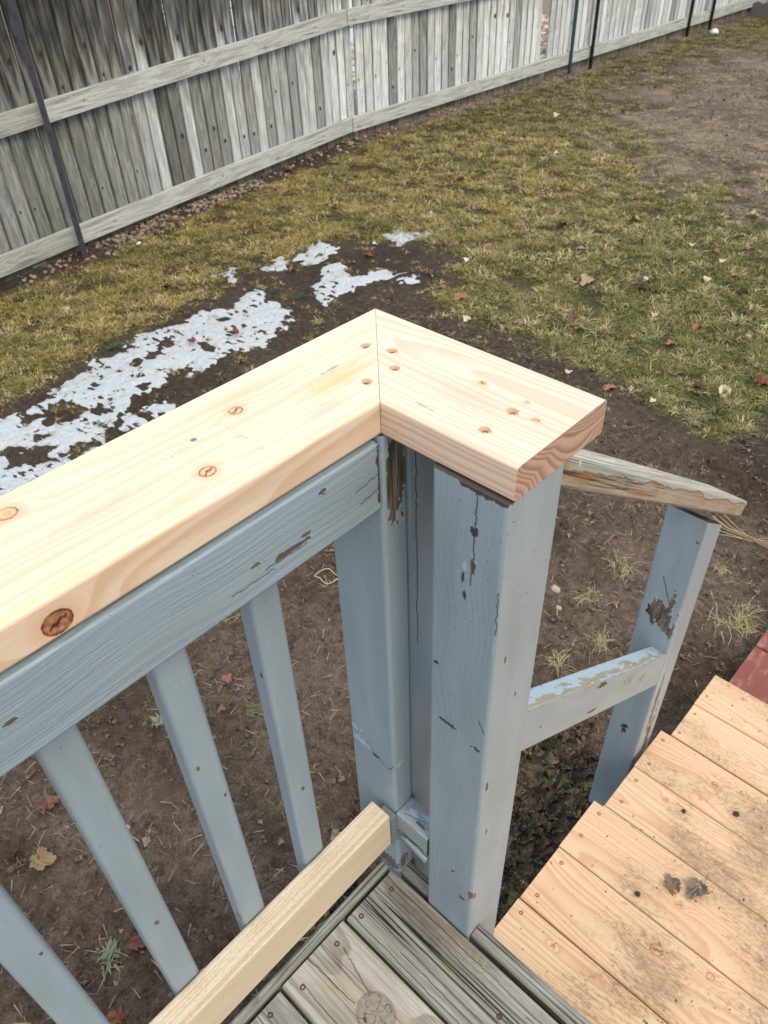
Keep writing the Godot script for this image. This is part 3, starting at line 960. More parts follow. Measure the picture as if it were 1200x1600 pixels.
# ==================================================================== stair railing
func build_stair_railing() -> void:
	var t := thing("stair_railing", "sloping stair handrail on a chipped blue-grey newel post", "railing", Vector3(0.208, 0, -0.65))
	var o := -t.position
	var sl := 0.705
	var ang := atan(sl)
	var d := Vector3(0, -sin(ang), -cos(ang))
	var up := Vector3(0, cos(ang), -sin(ang))
	put("handrail", board(1.018, 0.089, 0.036, {"r": 0.005, "segs": 3, "texl": 1.05, "pieces": 10, "bow": 0.001}), baked.handrail, t, frame(d, up, o + Vector3(0.168, CAP - 0.0885, 0.053))).set_meta("label", "bare weathered handrail with orange grain")
	var newel := board(1.105, 0.09, 0.085, {"r": 0.005, "segs": 3, "s1": -sl, "texl": 1.16})
	put("newel_post", newel, baked.newel, t, frame(UPRIGHT_X, Vector3(1, 0, 0), o + Vector3(0.165, 0.012, -0.61)))
	put("lower_rail", board(0.91, 0.038, 0.089, {"r": 0.004, "texl": 0.91}), baked.lower_rail, t, frame(d, up, o + Vector3(0.2105, CAP - 0.5694, 0.1097))).set_meta("label", "lower rail with pale blue paint flaking off its top")


# ==================================================================== fence
func build_fence() -> void:
	var B := Vector2(-5.175, -4.95)
	var A := Vector2(-4.49, 0.09)
	var E := Vector2(-5.05, -13.95)
	fence_run("picket_fence", A, B, "weathered grey picket fence, nearer run with dark upper boards", [[0.115, 0.845], [0.150, 1.008]], 0)
	fence_run("picket_fence", B, E, "bleached pale picket fence, farther run beyond the open slit", [[0.148, 1.010], [0.178, 1.02]], 1)
	# the fence turns the corner at the far end
	var F := Vector2(2.0, -14.4)
	fence_run("picket_fence", Vector2(-4.98, -14.0), F, "picket fence closing the far end of the yard behind the edging blocks", [[0.17, 1.0], [0.17, 1.0]], 2)
	# metal posts
	stake(Vector3(-4.585, 0, -1.77), 2.1, 0.042, Color(0.27, 0.26, 0.29), "dark studded metal post in front of the nearer grey pickets")
	stake(Vector3(-5.045, 0, -8.55), 1.9, 0.045, Color(0.20, 0.29, 0.32), "bluish metal fence post, leftmost of the four far posts")
	stake(Vector3(-5.02, 0, -8.98), 1.9, 0.045, Color(0.06, 0.085, 0.08), "black metal fence post just right of the bluish post")
	stake(Vector3(-5.0, 0, -11.45), 1.9, 0.045, Color(0.07, 0.08, 0.075), "black metal fence post, left one of the distant pair")
	stake(Vector3(-4.98, 0, -12.1), 1.9, 0.045, Color(0.07, 0.085, 0.08), "black metal fence post farthest away, right one of the distant pair")
	# scalloped concrete edging in the far corner
	var pts := PackedVector2Array([Vector2(0, 0), Vector2(0.30, 0), Vector2(0.30, 0.17)])
	for k in range(1, 12):
		var u := 0.30 - 0.30 * k / 12.0
		pts.append(Vector2(u, 0.17 + 0.028 * absf(sin(u / 0.30 * TAU))))
	pts.append(Vector2(0, 0.17))
	var block := prism(pts, 0.06)
	for k in 5:
		var lab: String = ["scalloped grey concrete edging block in the far corner, next to the fence", "second scalloped concrete edging block from the fence corner", "third scalloped concrete edging block from the fence corner", "fourth scalloped concrete edging block from the fence corner", "fifth scalloped concrete edging block from the fence corner"][k]
		var e := put("edging_block", block, flat("concrete", Color(0.42, 0.41, 0.39), 0.95), self, Transform3D(Basis(), Vector3(-5.0 + 0.305 * k, -0.01, -13.55)))
		meta(e, lab, "edging block", "scalloped edging blocks in the far corner")


func fence_run(called: String, from: Vector2, to: Vector2, label: String, rails: Array, run: int) -> void:
	var dir := (to - from).normalized()
	var len := from.distance_to(to)
	var gap := 0.03 if run == 0 else 0.012
	var along := Vector3(dir.x, 0, dir.y)
	var out := Vector3(-dir.y, 0, dir.x)   # towards the yard
	var t := thing(called, label, "fence", Vector3(from.x, 0, from.y), "weathered picket fence runs round the yard")
	var pitch := 0.1095
	var n := int(len / pitch)
	pitch = (len - gap) / n
	var meshes: Array = []
	for k in 3:
		meshes.append(board(1.8, 0.1058 - 0.0006 * k, 0.017, {"r": 0.004, "segs": 1, "pieces": 3, "bow": 0.0012, "bs": k}))
	var r := RandomNumberGenerator.new()
	r.seed = 77 + run
	for k in n:
		var s := 0.002 + pitch * k
		var zone := 2
		if run == 0:
			var g := s / len + r.randf_range(-0.22, 0.22)
			zone = 0 if g < 0.5 else (1 if g < 0.92 else 2)
		elif run == 1 and r.randf() < 0.2:
			zone = 1
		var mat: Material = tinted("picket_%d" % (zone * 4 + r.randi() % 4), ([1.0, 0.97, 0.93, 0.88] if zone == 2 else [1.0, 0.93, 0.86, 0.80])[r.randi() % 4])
		var lean := r.randf_range(-0.0012, 0.0012)
		if run == 1 and k == 27:
			continue
		if run == 1 and k == 26:
			lean = -0.07
		if run == 0 and (k == 13 or k == 14):
			lean = 0.006 if k == 13 else -0.006
		var up := (Vector3.UP + along * lean + out * r.randf_range(-0.004, 0.004)).normalized()
		var at := along * (s + pitch) + out * r.randf_range(-0.006, 0.002) + Vector3(0, 0.012 + r.randf_range(-0.015, 0.02), 0)
		# local x up, local y towards the yard, local z back along the fence
		var y := (out - up * out.dot(up)).normalized()
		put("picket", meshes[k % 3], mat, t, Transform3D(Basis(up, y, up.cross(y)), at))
	for q in 3:
		var h0: float = rails[0][q] if q < 2 else 1.64
		var h1: float = rails[1][q] if q < 2 else 1.68
		var cuts: Array = [0.0, 1.90, len] if run == 0 else ([0.0, 3.62, 7.0, len] if run == 1 else [0.0, 2.4, 4.8, len])
		for k in cuts.size() - 1:
			var s0: float = cuts[k]
			var s1: float = cuts[k + 1] - (0.02 if run == 0 and k == 1 else 0.005)
			var p0 := along * s0 + Vector3(0, lerpf(h0, h1, s0 / len), 0)
			var p1 := along * s1 + Vector3(0, lerpf(h0, h1, s1 / len), 0)
			var ax := (p1 - p0).normalized()
			var y := out
			var z := ax.cross(y)
			var b := Basis(ax, y, z)
			# local z is down when x runs along the fence and y looks at the yard, or up on the other side
			var width := 0.125
			var m := board(p0.distance_to(p1), width, 0.038, {"r": 0.004, "texl": 2.4, "texo": 0.37 * k, "pieces": 5, "bow": 0.004, "bs": k + q * 5 + run * 9})
			put("fence_rail", m, baked["fence_rail_a" if run == 0 and k == 0 else "fence_rail_b"], t, Transform3D(b, p0 - z * width * 0.5 + out * 0.0225))


func tinted(key: String, v: float) -> Material:
	var name_of := "%s at %.2f" % [key, v]
	if not plain_mats.has(name_of):
		var m: StandardMaterial3D = baked[key].duplicate()
		m.albedo_color = Color(v, v, v * 0.99)
		plain_mats[name_of] = m
	return plain_mats[name_of]


func stake(at: Vector3, h: float, w: float, c: Color, label: String) -> void:
	var t := thing("fence_stake", label, "fence post", at, "metal fence posts along the picket fence")
	var mat := flat("stake" + str(c), c, 0.5, 0.3)
	put("flange", board(h, w, 0.004, {"r": 0.001, "segs": 1}), mat, t, frame(UPRIGHT_X, Vector3(1, 0, 0), Vector3(0.0, -0.06, w / 2)))
	put("web", board(h, 0.004, 0.03, {"r": 0.001, "segs": 1}), mat, t, frame(UPRIGHT_X, Vector3(1, 0, 0), Vector3(-0.0305, -0.06, 0.002)))
	var stud := board(0.022, 0.012, 0.007, {"r": 0.002, "segs": 1})
	for k in 14:
		put("stud", stud, mat, t, frame(UPRIGHT_X, Vector3(1, 0, 0), Vector3(0.0042, 0.18 + 0.125 * k, 0.006)))


# ==================================================================== ground
var soil_poly := PackedVector2Array()
var brown_poly := PackedVector2Array()
var gn := FastNoiseLite.new()
var gn2 := FastNoiseLite.new()
var gn3 := FastNoiseLite.new()


func poly(a: Array) -> PackedVector2Array:
	var p := PackedVector2Array()
	for q in a:
		p.append(Vector2(q[0], q[1]))
	return p


func signed_distance(p: Vector2, pl: PackedVector2Array) -> float:
	var best := 1e9
	for k in pl.size():
		var q := Geometry2D.get_closest_point_to_segment(p, pl[k], pl[(k + 1) % pl.size()])
		best = minf(best, p.distance_squared_to(q))
	best = sqrt(best)
	return best if Geometry2D.is_point_in_polygon(p, pl) else -best


# how bare the soil is at a place: 0 lawn, 1 mud
func bare(x: float, z: float) -> float:
	var p := Vector2(x + gn.get_noise_2d(x * 1.1, z * 1.1) * 0.22 + gn2.get_noise_2d(x * 6.0, z * 6.0) * 0.07, z + gn.get_noise_2d(x * 1.1 + 40.0, z * 1.1) * 0.22)
	var d := signed_distance(p, soil_poly)
	var s := smoothstep(-0.12, 0.16, d)
	if x < -1.0 and z < -5.0:
		s = maxf(s, 0.9 * smoothstep(-0.5, 0.5, signed_distance(p, brown_poly) + gn2.get_noise_2d(x * 2.5, z * 2.5) * 0.9))
	var fx := fence_x(z)
	s = maxf(s, 1.0 - smoothstep(0.12, 0.34, x - fx + gn2.get_noise_2d(x * 3.0, z * 3.0) * 0.12))
	return s


func fence_x(z: float) -> float:
	if z > -4.95:
		return lerpf(-5.175, -4.49, clampf((z + 4.95) / 5.04, -0.2, 1.6))
	return lerpf(-5.175, -5.05, clampf((-4.95 - z) / 9.0, 0.0, 1.2))


func ground_y(x: float, z: float) -> float:
	var near := 1.0 if absf(x) < 20.0 and absf(z) < 30.0 else 0.3
	var y := gn.get_noise_2d(x * 0.5 + 9.0, z * 0.5) * 0.02 + gn.get_noise_2d(x * 2.2, z * 2.2) * 0.010
	y += gn2.get_noise_2d(x * 9.0, z * 9.0) * 0.006 * near
	return y


func build_ground() -> void:
	soil_poly = poly([[-3.33, 0.11], [-3.17, -0.46], [-3.26, -0.71], [-3.29, -1.04], [-3.39, -1.35], [-3.53, -1.67], [-3.36, -1.93], [-3.44, -2.36], [-3.55, -2.68], [-3.48, -3.10], [-3.24, -3.37], [-2.76, -3.38], [-2.43, -3.18], [-2.16, -2.91], [-1.80, -2.88], [-1.38, -2.65], [-1.03, -2.60], [-0.72, -2.49], [-0.46, -2.63], [-0.17, -3.02], [0.69, -3.1], [2.5, -2.6], [3.0, 3.0], [-3.0, 3.0]])
	brown_poly = poly([[-4.11, -7.86], [-4.13, -8.58], [-4.34, -9.92], [-3.69, -12.10], [-1.5, -11.5], [0.8, -8.5], [0.6, -6.0], [-1.01, -5.5], [-1.62, -5.47], [-2.05, -5.89], [-2.29, -5.61], [-2.57, -5.60], [-2.82, -6.42], [-3.24, -6.76]])
	for q in [[gn, 5, 1], [gn2, 6, 3], [gn3, 7, 4]]:
		var f: FastNoiseLite = q[0]
		f.noise_type = FastNoiseLite.TYPE_SIMPLEX_SMOOTH
		f.frequency = 1.0
		f.seed = q[1]
		f.fractal_type = FastNoiseLite.FRACTAL_FBM if q[2] > 1 else FastNoiseLite.FRACTAL_NONE
		f.fractal_octaves = q[2]
	# grid lines, close together near the railing
	var xs := lines(-400.0, 400.0, -2.4, 0.45, 0.0115, -5.3, 0.03)
	var zs := lines(-400.0, 400.0, -2.6, 1.1, 0.0115, -14.0, 0.045)
	var nx := xs.size()
	var nz := zs.size()
	var vs := PackedVector3Array()
	var ns := PackedVector3Array()
	var cs := PackedColorArray()
	var uv := PackedVector2Array()
	vs.resize(nx * nz)
	ns.resize(nx * nz)
	cs.resize(nx * nz)
	uv.resize(nx * nz)
	var mud_a := Color(0.085, 0.060, 0.043)
	var mud_b := Color(0.190, 0.141, 0.104)
	var mud_dark := Color(0.050, 0.040, 0.032)
	var thatch := Color(0.105, 0.080, 0.042)
	var green := Color(0.075, 0.078, 0.034)
	var far_mud := Color(0.185, 0.145, 0.11)
	for k in nz:
		var z := zs[k]
		for q in nx:
			var x := xs[q]
			var i := k * nx + q
			var inside := x > -5.6 and x < 1.6 and z > -14.5 and z < 2.0
			var b := bare(x, z) if inside else 0.35
			var y := ground_y(x, z)
			var clod := 0.0
			if inside and z > -5.0:
				clod = gn3.get_noise_2d(x * 26.0, z * 26.0)
				y += (clod * 0.010 + maxf(clod - 0.1, 0.0) * 0.03 * clampf(0.5 + gn2.get_noise_2d(x * 2.5 + 70.0, z * 2.5) * 2.0, 0.1, 1.6)) * b + gn3.get_noise_2d(x * 9.0 + 5.0, z * 9.0) * 0.012 * b
			vs[i] = Vector3(x, y, z)
			uv[i] = Vector2(x, z) / 1.7
			var big := gn.get_noise_2d(x * 0.9 + 3.0, z * 0.9) * 0.5 + gn2.get_noise_2d(x * 2.0, z * 2.0) * 0.5
			var soil := mud_a.lerp(mud_b, clampf(0.48 + big * 1.1 + gn3.get_noise_2d(x * 5.0, z * 5.0) * 0.4, 0.0, 1.0))
			var wet := smoothstep(-1.9, -2.3, x) + smoothstep(-2.0, -2.6, z) * (1.0 - smoothstep(-3.2, -3.6, z))
			soil = soil.lerp(mud_dark, clampf(wet, 0.0, 1.0) * 0.65)
			if z < -5.0:
				soil = far_mud.lerp(Color(0.34, 0.27, 0.20), clampf(0.3 + big + gn3.get_noise_2d(x * 3.0, z * 3.0) * 0.9, 0.0, 1.0)).lerp(mud_a, clampf(gn2.get_noise_2d(x * 1.2 + 60.0, z * 1.2) * 2.0 - 0.3, 0.0, 0.8))
			var lawn := thatch.lerp(green, clampf(0.4 + gn2.get_noise_2d(x * 1.3 + 8.0, z * 1.3) + (x + 3.2) * 0.25, 0.0, 1.0))
			if x < fence_x(z) - 0.05:
				soil = Color(0.30, 0.24, 0.19)
				b = 1.0
			cs[i] = lawn.lerp(soil, b)
	for k in nz:
		for q in nx:
			var i := k * nx + q
			var l := vs[k * nx + maxi(q - 1, 0)]
			var rr := vs[k * nx + mini(q + 1, nx - 1)]
			var d := vs[maxi(k - 1, 0) * nx + q]
			var u := vs[mini(k + 1, nz - 1) * nx + q]
			ns[i] = (u - d).cross(rr - l).normalized()
	var ix := PackedInt32Array()
	ix.resize((nx - 1) * (nz - 1) * 6)
	var w := 0
	for k in nz - 1:
		for q in nx - 1:
			var a := k * nx + q
			ix[w] = a
			ix[w + 1] = a + 1
			ix[w + 2] = a + nx
			ix[w + 3] = a + 1
			ix[w + 4] = a + nx + 1
			ix[w + 5] = a + nx
			w += 6
	var arr := []
	arr.resize(Mesh.ARRAY_MAX)
	arr[Mesh.ARRAY_VERTEX] = vs
	arr[Mesh.ARRAY_NORMAL] = ns
	arr[Mesh.ARRAY_COLOR] = cs
	arr[Mesh.ARRAY_TEX_UV] = uv
	arr[Mesh.ARRAY_INDEX] = ix
	var m := ArrayMesh.new()
	m.add_surface_from_arrays(Mesh.PRIMITIVE_TRIANGLES, arr)
	# grain of the soil: crumbs, pale straw flecks and dark pores
	var side := 1024
	var f1 := noise(301, 5)
	f1.frequency = 0.035
	var f2 := noise(302, 3)
	f2.frequency = 0.16
	var i1 := f1.get_seamless_image(side, side)
	var i2 := f2.get_seamless_image(side, side)
	i1.convert(Image.FORMAT_L8)
	i2.convert(Image.FORMAT_L8)
	var d1 := i1.get_data()
	var d2 := i2.get_data()
	var col := PackedByteArray()
	var hei := PackedByteArray()
	col.resize(side * side * 3)
	hei.resize(side * side)
	for i in side * side:
		var a := d1[i] / 255.0
		var b := d2[i] / 255.0
		var g := clampf(0.80 + (a - 0.5) * 0.34 + (b - 0.5) * 0.34, 0.2, 1.0)
		var warm := 0.0
		if b > 0.80:
			g = minf(1.0, g + 0.12)
			warm = 0.03
		col[i * 3] = int(g * 255.0)
		col[i * 3 + 1] = int((g - warm * 0.3) * 253.0)
		col[i * 3 + 2] = int((g - warm) * 250.0)
		hei[i] = int(clampf(a * 0.55 + b * 0.45, 0.0, 1.0) * 255.0)
	var mat := StandardMaterial3D.new()
	mat.albedo_texture = ImageTexture.create_from_image(Image.create_from_data(side, side, false, Image.FORMAT_RGB8, col))
	mat.heightmap_enabled = true
	mat.heightmap_texture = ImageTexture.create_from_image(Image.create_from_data(side, side, false, Image.FORMAT_L8, hei))
	mat.heightmap_scale = 0.8
	mat.vertex_color_use_as_albedo = true
	mat.roughness = 0.92
	mat.metallic_specular = 0.3
	var g := put("ground", m, mat, self)
	g.set_meta("kind", "structure")


func lines(lo: float, hi: float, a: float, b: float, fine: float, c: float, mid: float) -> PackedFloat32Array:
	var p := PackedFloat32Array()
	var x := a
	while x < b:
		p.append(x)
		x += fine
	var step := fine
	while x < hi:
		p.append(x)
		step *= 1.18
		x += step
	p.append(hi)
	x = a - mid
	while x > c:
		p.append(x)
		x -= mid
	step = mid
	while x > lo:
		p.append(x)
		step *= 1.2
		x -= step
	p.append(lo)
	p.sort()
	return p


# ==================================================================== snow
func build_snow() -> void:
	var mat := StandardMaterial3D.new()
	mat.albedo_color = Color(0.71, 0.735, 0.745)
	mat.uv1_scale = Vector3(1, 1, 1)
	mat.roughness = 0.55
	mat.subsurf_scatter_enabled = true
	mat.subsurf_scatter_strength = 0.15
	var fn := noise(888, 4)
	fn.frequency = 0.05
	var im := fn.get_seamless_image(512, 512)
	im.convert(Image.FORMAT_L8)
	mat.heightmap_enabled = true
	mat.heightmap_texture = ImageTexture.create_from_image(im)
	mat.heightmap_scale = 0.12
	var raw := im.get_data()
	var grain := PackedByteArray()
	grain.resize(512 * 512)
	for k in 512 * 512:
		var v := raw[k] / 255.0
		grain[k] = int(clampf(0.93 + (v - 0.5) * 0.15, 0.3, 1.0) * 255.0)
	mat.albedo_texture = ImageTexture.create_from_image(Image.create_from_data(512, 512, false, Image.FORMAT_L8, grain))
	var islands := [[-2.91, -0.65, 0.10], [-2.82, -0.80, 0.055], [-2.98, -0.53, 0.04], [-2.70, -0.36, 0.10], [-2.57, -0.58, 0.08], [-2.88, -1.53, 0.045], [-3.05, -1.18, 0.045], [-3.05, -1.30, 0.05], [-3.09, -1.41, 0.045], [-2.81, -0.33, 0.05], [-2.81, -0.49, 0.03], [-3.09, -1.82, 0.03], [-3.0, -0.9, 0.03], [-2.78, -1.05, 0.025]]
	snow(poly([[-3.09, -0.42], [-3.05, -0.53], [-3.07, -0.64], [-3.17, -0.74], [-3.16, -0.84], [-3.19, -0.94], [-3.25, -1.05], [-3.22, -1.22], [-3.31, -1.37], [-3.21, -1.58], [-3.25, -1.82], [-3.14, -1.96], [-3.26, -2.10], [-3.22, -2.25], [-3.08, -2.15], [-3.00, -2.17], [-2.75, -2.09], [-2.69, -1.91], [-2.67, -1.68], [-2.76, -1.56], [-2.71, -1.40], [-2.72, -1.32], [-2.83, -1.38], [-2.79, -1.22], [-2.73, -1.12], [-2.75, -0.98], [-2.67, -0.85], [-2.58, -0.71], [-2.50, -0.63], [-2.48, -0.53], [-2.48, -0.35], [-2.45, -0.14], [-2.48, 0.14], [-2.8, 0.3], [-3.10, 0.2], [-3.20, -0.21]]), islands, mat, "large melting snow patch with muddy holes beyond the long cap board")
	snow(poly([[-2.99, -2.47], [-3.16, -2.72], [-3.14, -2.80], [-2.89, -2.71], [-2.85, -2.81], [-2.82, -2.93], [-2.59, -2.99], [-2.54, -2.90], [-2.75, -2.79], [-2.76, -2.72], [-2.76, -2.60], [-2.80, -2.53], [-2.77, -2.33]]), [], mat, "angular snow patch just beyond the corner of the cap boards")
	snow(poly([[-3.42, -2.68], [-3.49, -2.98], [-3.31, -2.98], [-3.23, -2.70]]), [[-3.33, -2.8, 0.03]], mat, "small ragged snow patch left of the orange leaf, near the yellow grass")
	snow(poly([[-3.45, -2.45], [-3.53, -2.67], [-3.34, -2.54]]), [], mat, "small thin snow patch beside the ragged one, nearer the large patch")
	snow(poly([[-3.68, -2.21], [-3.65, -2.35], [-3.48, -2.20]]), [], mat, "tiny snow patch in yellow grass, nearest of all to the fence")
	snow(poly([[-3.24, -3.35], [-3.18, -3.53], [-3.01, -3.60], [-3.00, -3.29]]), [], mat, "oval snow patch in the lawn, farthest from the railing")
	snow(poly([[-2.62, -0.96], [-2.60, -1.08], [-2.50, -1.05], [-2.48, -0.96]]), [], mat, "tiny snow remnant in mud right beside the outer edge of the cap, upper one")
	snow(poly([[-2.67, -0.84], [-2.57, -0.91], [-2.50, -0.82], [-2.56, -0.78]]), [], mat, "tiny snow remnant beside the outer edge of the cap, lower one by the green weed")
	# what the slit in the fence shows
	snow(poly([[-7.2, -5.6], [-7.5, -8.1], [-12.0, -13.0], [-15.0, -9.0]]), [], mat, "pale snow on the neighbouring ground, glimpsed through the fence slit", 0.08)


func snow(pl: PackedVector2Array, islands: Array, mat: Material, label: String, step := 0.0) -> void:
	var lo := Vector2(1e9, 1e9)
	var hi := -lo
	for p in pl:
		lo = lo.min(p)
		hi = hi.max(p)
	var st := step if step > 0.0 else (0.0085 if hi.x - lo.x > 0.4 else 0.006)
	var pad := 0.04
	lo -= Vector2(pad, pad)
	hi += Vector2(pad, pad)
	var nx := int((hi.x - lo.x) / st) + 1
	var nz := int((hi.y - lo.y) / st) + 1
	var top := PackedFloat32Array()
	top.resize(nx * nz)
	var ns := noise(512, 4)
	for k in nz:
		for q in nx:
			var p := lo + Vector2(q, k) * st
			var d := signed_distance(p, pl)
			for s in islands:
				d = minf(d, p.distance_to(Vector2(s[0], s[1])) - float(s[2]))
			var e := d + ns.get_noise_2d(p.x * 9.0, p.y * 9.0) * 0.055 + ns.get_noise_2d(p.x * 30.0, p.y * 30.0) * 0.012 + 0.008
			var hole := ns.get_noise_2d(p.x * 13.0 + 30.0, p.y * 13.0)
			e = minf(e, (0.50 - hole) * 0.16)
			var h := -0.012
			if e > 0.0:
				h = 0.009 * (1.0 - exp(-e / 0.03)) + 0.0015 + ns.get_noise_2d(p.x * 26.0 + 7.0, p.y * 26.0) * 0.004 * clampf(e * 40.0, 0.0, 1.0) + ns.get_noise_2d(p.x * 6.0, p.y * 6.0) * 0.007 * clampf(e * 8.0, 0.0, 1.0)
			elif e > -0.012:
				h = e
			top[k * nx + q] = h
	var stt := SurfaceTool.new()
	stt.begin(Mesh.PRIMITIVE_TRIANGLES)
	var index := {}
	var order: Array = []
	var tris := PackedInt32Array()
	var cnt := 0
	for k in nz - 1:
		for q in nx - 1:
			var ids := [k * nx + q, k * nx + q + 1, (k + 1) * nx + q + 1, (k + 1) * nx + q]
			var any := false
			for i in ids:
				if top[i] > -0.011:
					any = true
			if not any:
				continue
			for i in ids:
				if not index.has(i):
					index[i] = cnt
					cnt += 1
					order.append(i)
			tris.append_array([index[ids[0]], index[ids[1]], index[ids[3]], index[ids[1]], index[ids[2]], index[ids[3]]])
	for i in order:
		var p := lo + Vector2(i % nx, i / nx) * st
		stt.set_uv(p / 0.6)
		stt.add_vertex(Vector3(p.x, ground_y(p.x, p.y) + top[i], p.y))
	for i in tris:
		stt.add_index(i)
	stt.generate_normals()
	var o := put("snow_patch", stt.commit(), mat, self)
	meta(o, label, "snow", "patches of melting snow in the yard")


# ==================================================================== plants
func blade(st: SurfaceTool, base: Vector3, dir: Vector3, len: float, wid: float, bend: float, c: Color, n := 2) -> void:
	var side := dir.cross(Vector3.UP)
	side = side.normalized() if side.length() > 0.01 else Vector3(1, 0, 0)
	var prev := base
	var d := dir
	for k in n:
		var t0 := float(k) / n
		var t1 := float(k + 1) / n
		var nxt := prev + d * len / n
		var w0 := wid * (1.0 - t0 * 0.6)
		var w1 := wid * (1.0 - t1 * 0.6) if k < n - 1 else 0.0
		st.set_color(c)
		st.add_vertex(prev - side * w0)
		st.add_vertex(prev + side * w0)
		st.add_vertex(nxt + side * w1)
		if w1 > 0.0:
			st.add_vertex(prev - side * w0)
			st.add_vertex(nxt + side * w1)
			st.add_vertex(nxt - side * w1)
		prev = nxt
		d = (d + Vector3(dir.x, 0, dir.z).normalized() * bend * 0.5 - Vector3(0, bend * 0.55, 0)).normalized()


func tuft(s: int, count: int, spread: float, h0: float, h1: float, wid: float, lean: float, bend: float, n := 2) -> ArrayMesh:
	var r := RandomNumberGenerator.new()
	r.seed = s
	var st := SurfaceTool.new()
	st.begin(Mesh.PRIMITIVE_TRIANGLES)
	for k in count:
		var a := r.randf() * TAU
		var rad := sqrt(r.randf()) * spread
		var base := Vector3(cos(a) * rad, -0.004, sin(a) * rad)
		var a2 := a + r.randf_range(-1.2, 1.2)
		var l := r.randf_range(0.15, 1.0) * lean
		var dir := Vector3(cos(a2) * l, 1.0, sin(a2) * l).normalized()
		var v := r.randf_range(0.5, 1.4)
		var straw := r.randf()
		var c := Color(v, v, v) if straw < 0.7 else Color(v * 1.35, v * 1.22, v * 1.3)
		blade(st, base, dir, r.randf_range(h0, h1), wid * r.randf_range(0.7, 1.3), bend * r.randf_range(0.4, 1.6), c, n)
	st.generate_normals()
	return st.commit()


func leafy(backlit := true) -> StandardMaterial3D:
	var m := StandardMaterial3D.new()
	m.vertex_color_use_as_albedo = true
	m.roughness = 0.75
	m.metallic_specular = 0.3
	m.cull_mode = BaseMaterial3D.CULL_DISABLED
	if backlit:
		m.backlight_enabled = true
		m.backlight = Color(0.3, 0.3, 0.25)
	return m


func scatter(called: String, mesh: Mesh, mat: Material, rows: Array, label: String, category: String, kind := "stuff") -> void:
	var mm := MultiMesh.new()
	mm.transform_format = MultiMesh.TRANSFORM_3D
	mm.use_colors = true
	mm.mesh = mesh
	mm.instance_count = rows.size() / 2
	for k in mm.instance_count:
		mm.set_instance_transform(k, rows[k * 2])
		mm.set_instance_color(k, rows[k * 2 + 1])
	var o := MultiMeshInstance3D.new()
	o.name = numbered(called)
	o.multimesh = mm
	o.material_override = mat
	meta(o, label, category, "", kind)
	add_child(o)


func near_snow(x: float, z: float) -> bool:
	return x > -3.3 and x < -2.5 and z > -2.3 and z < 0.2


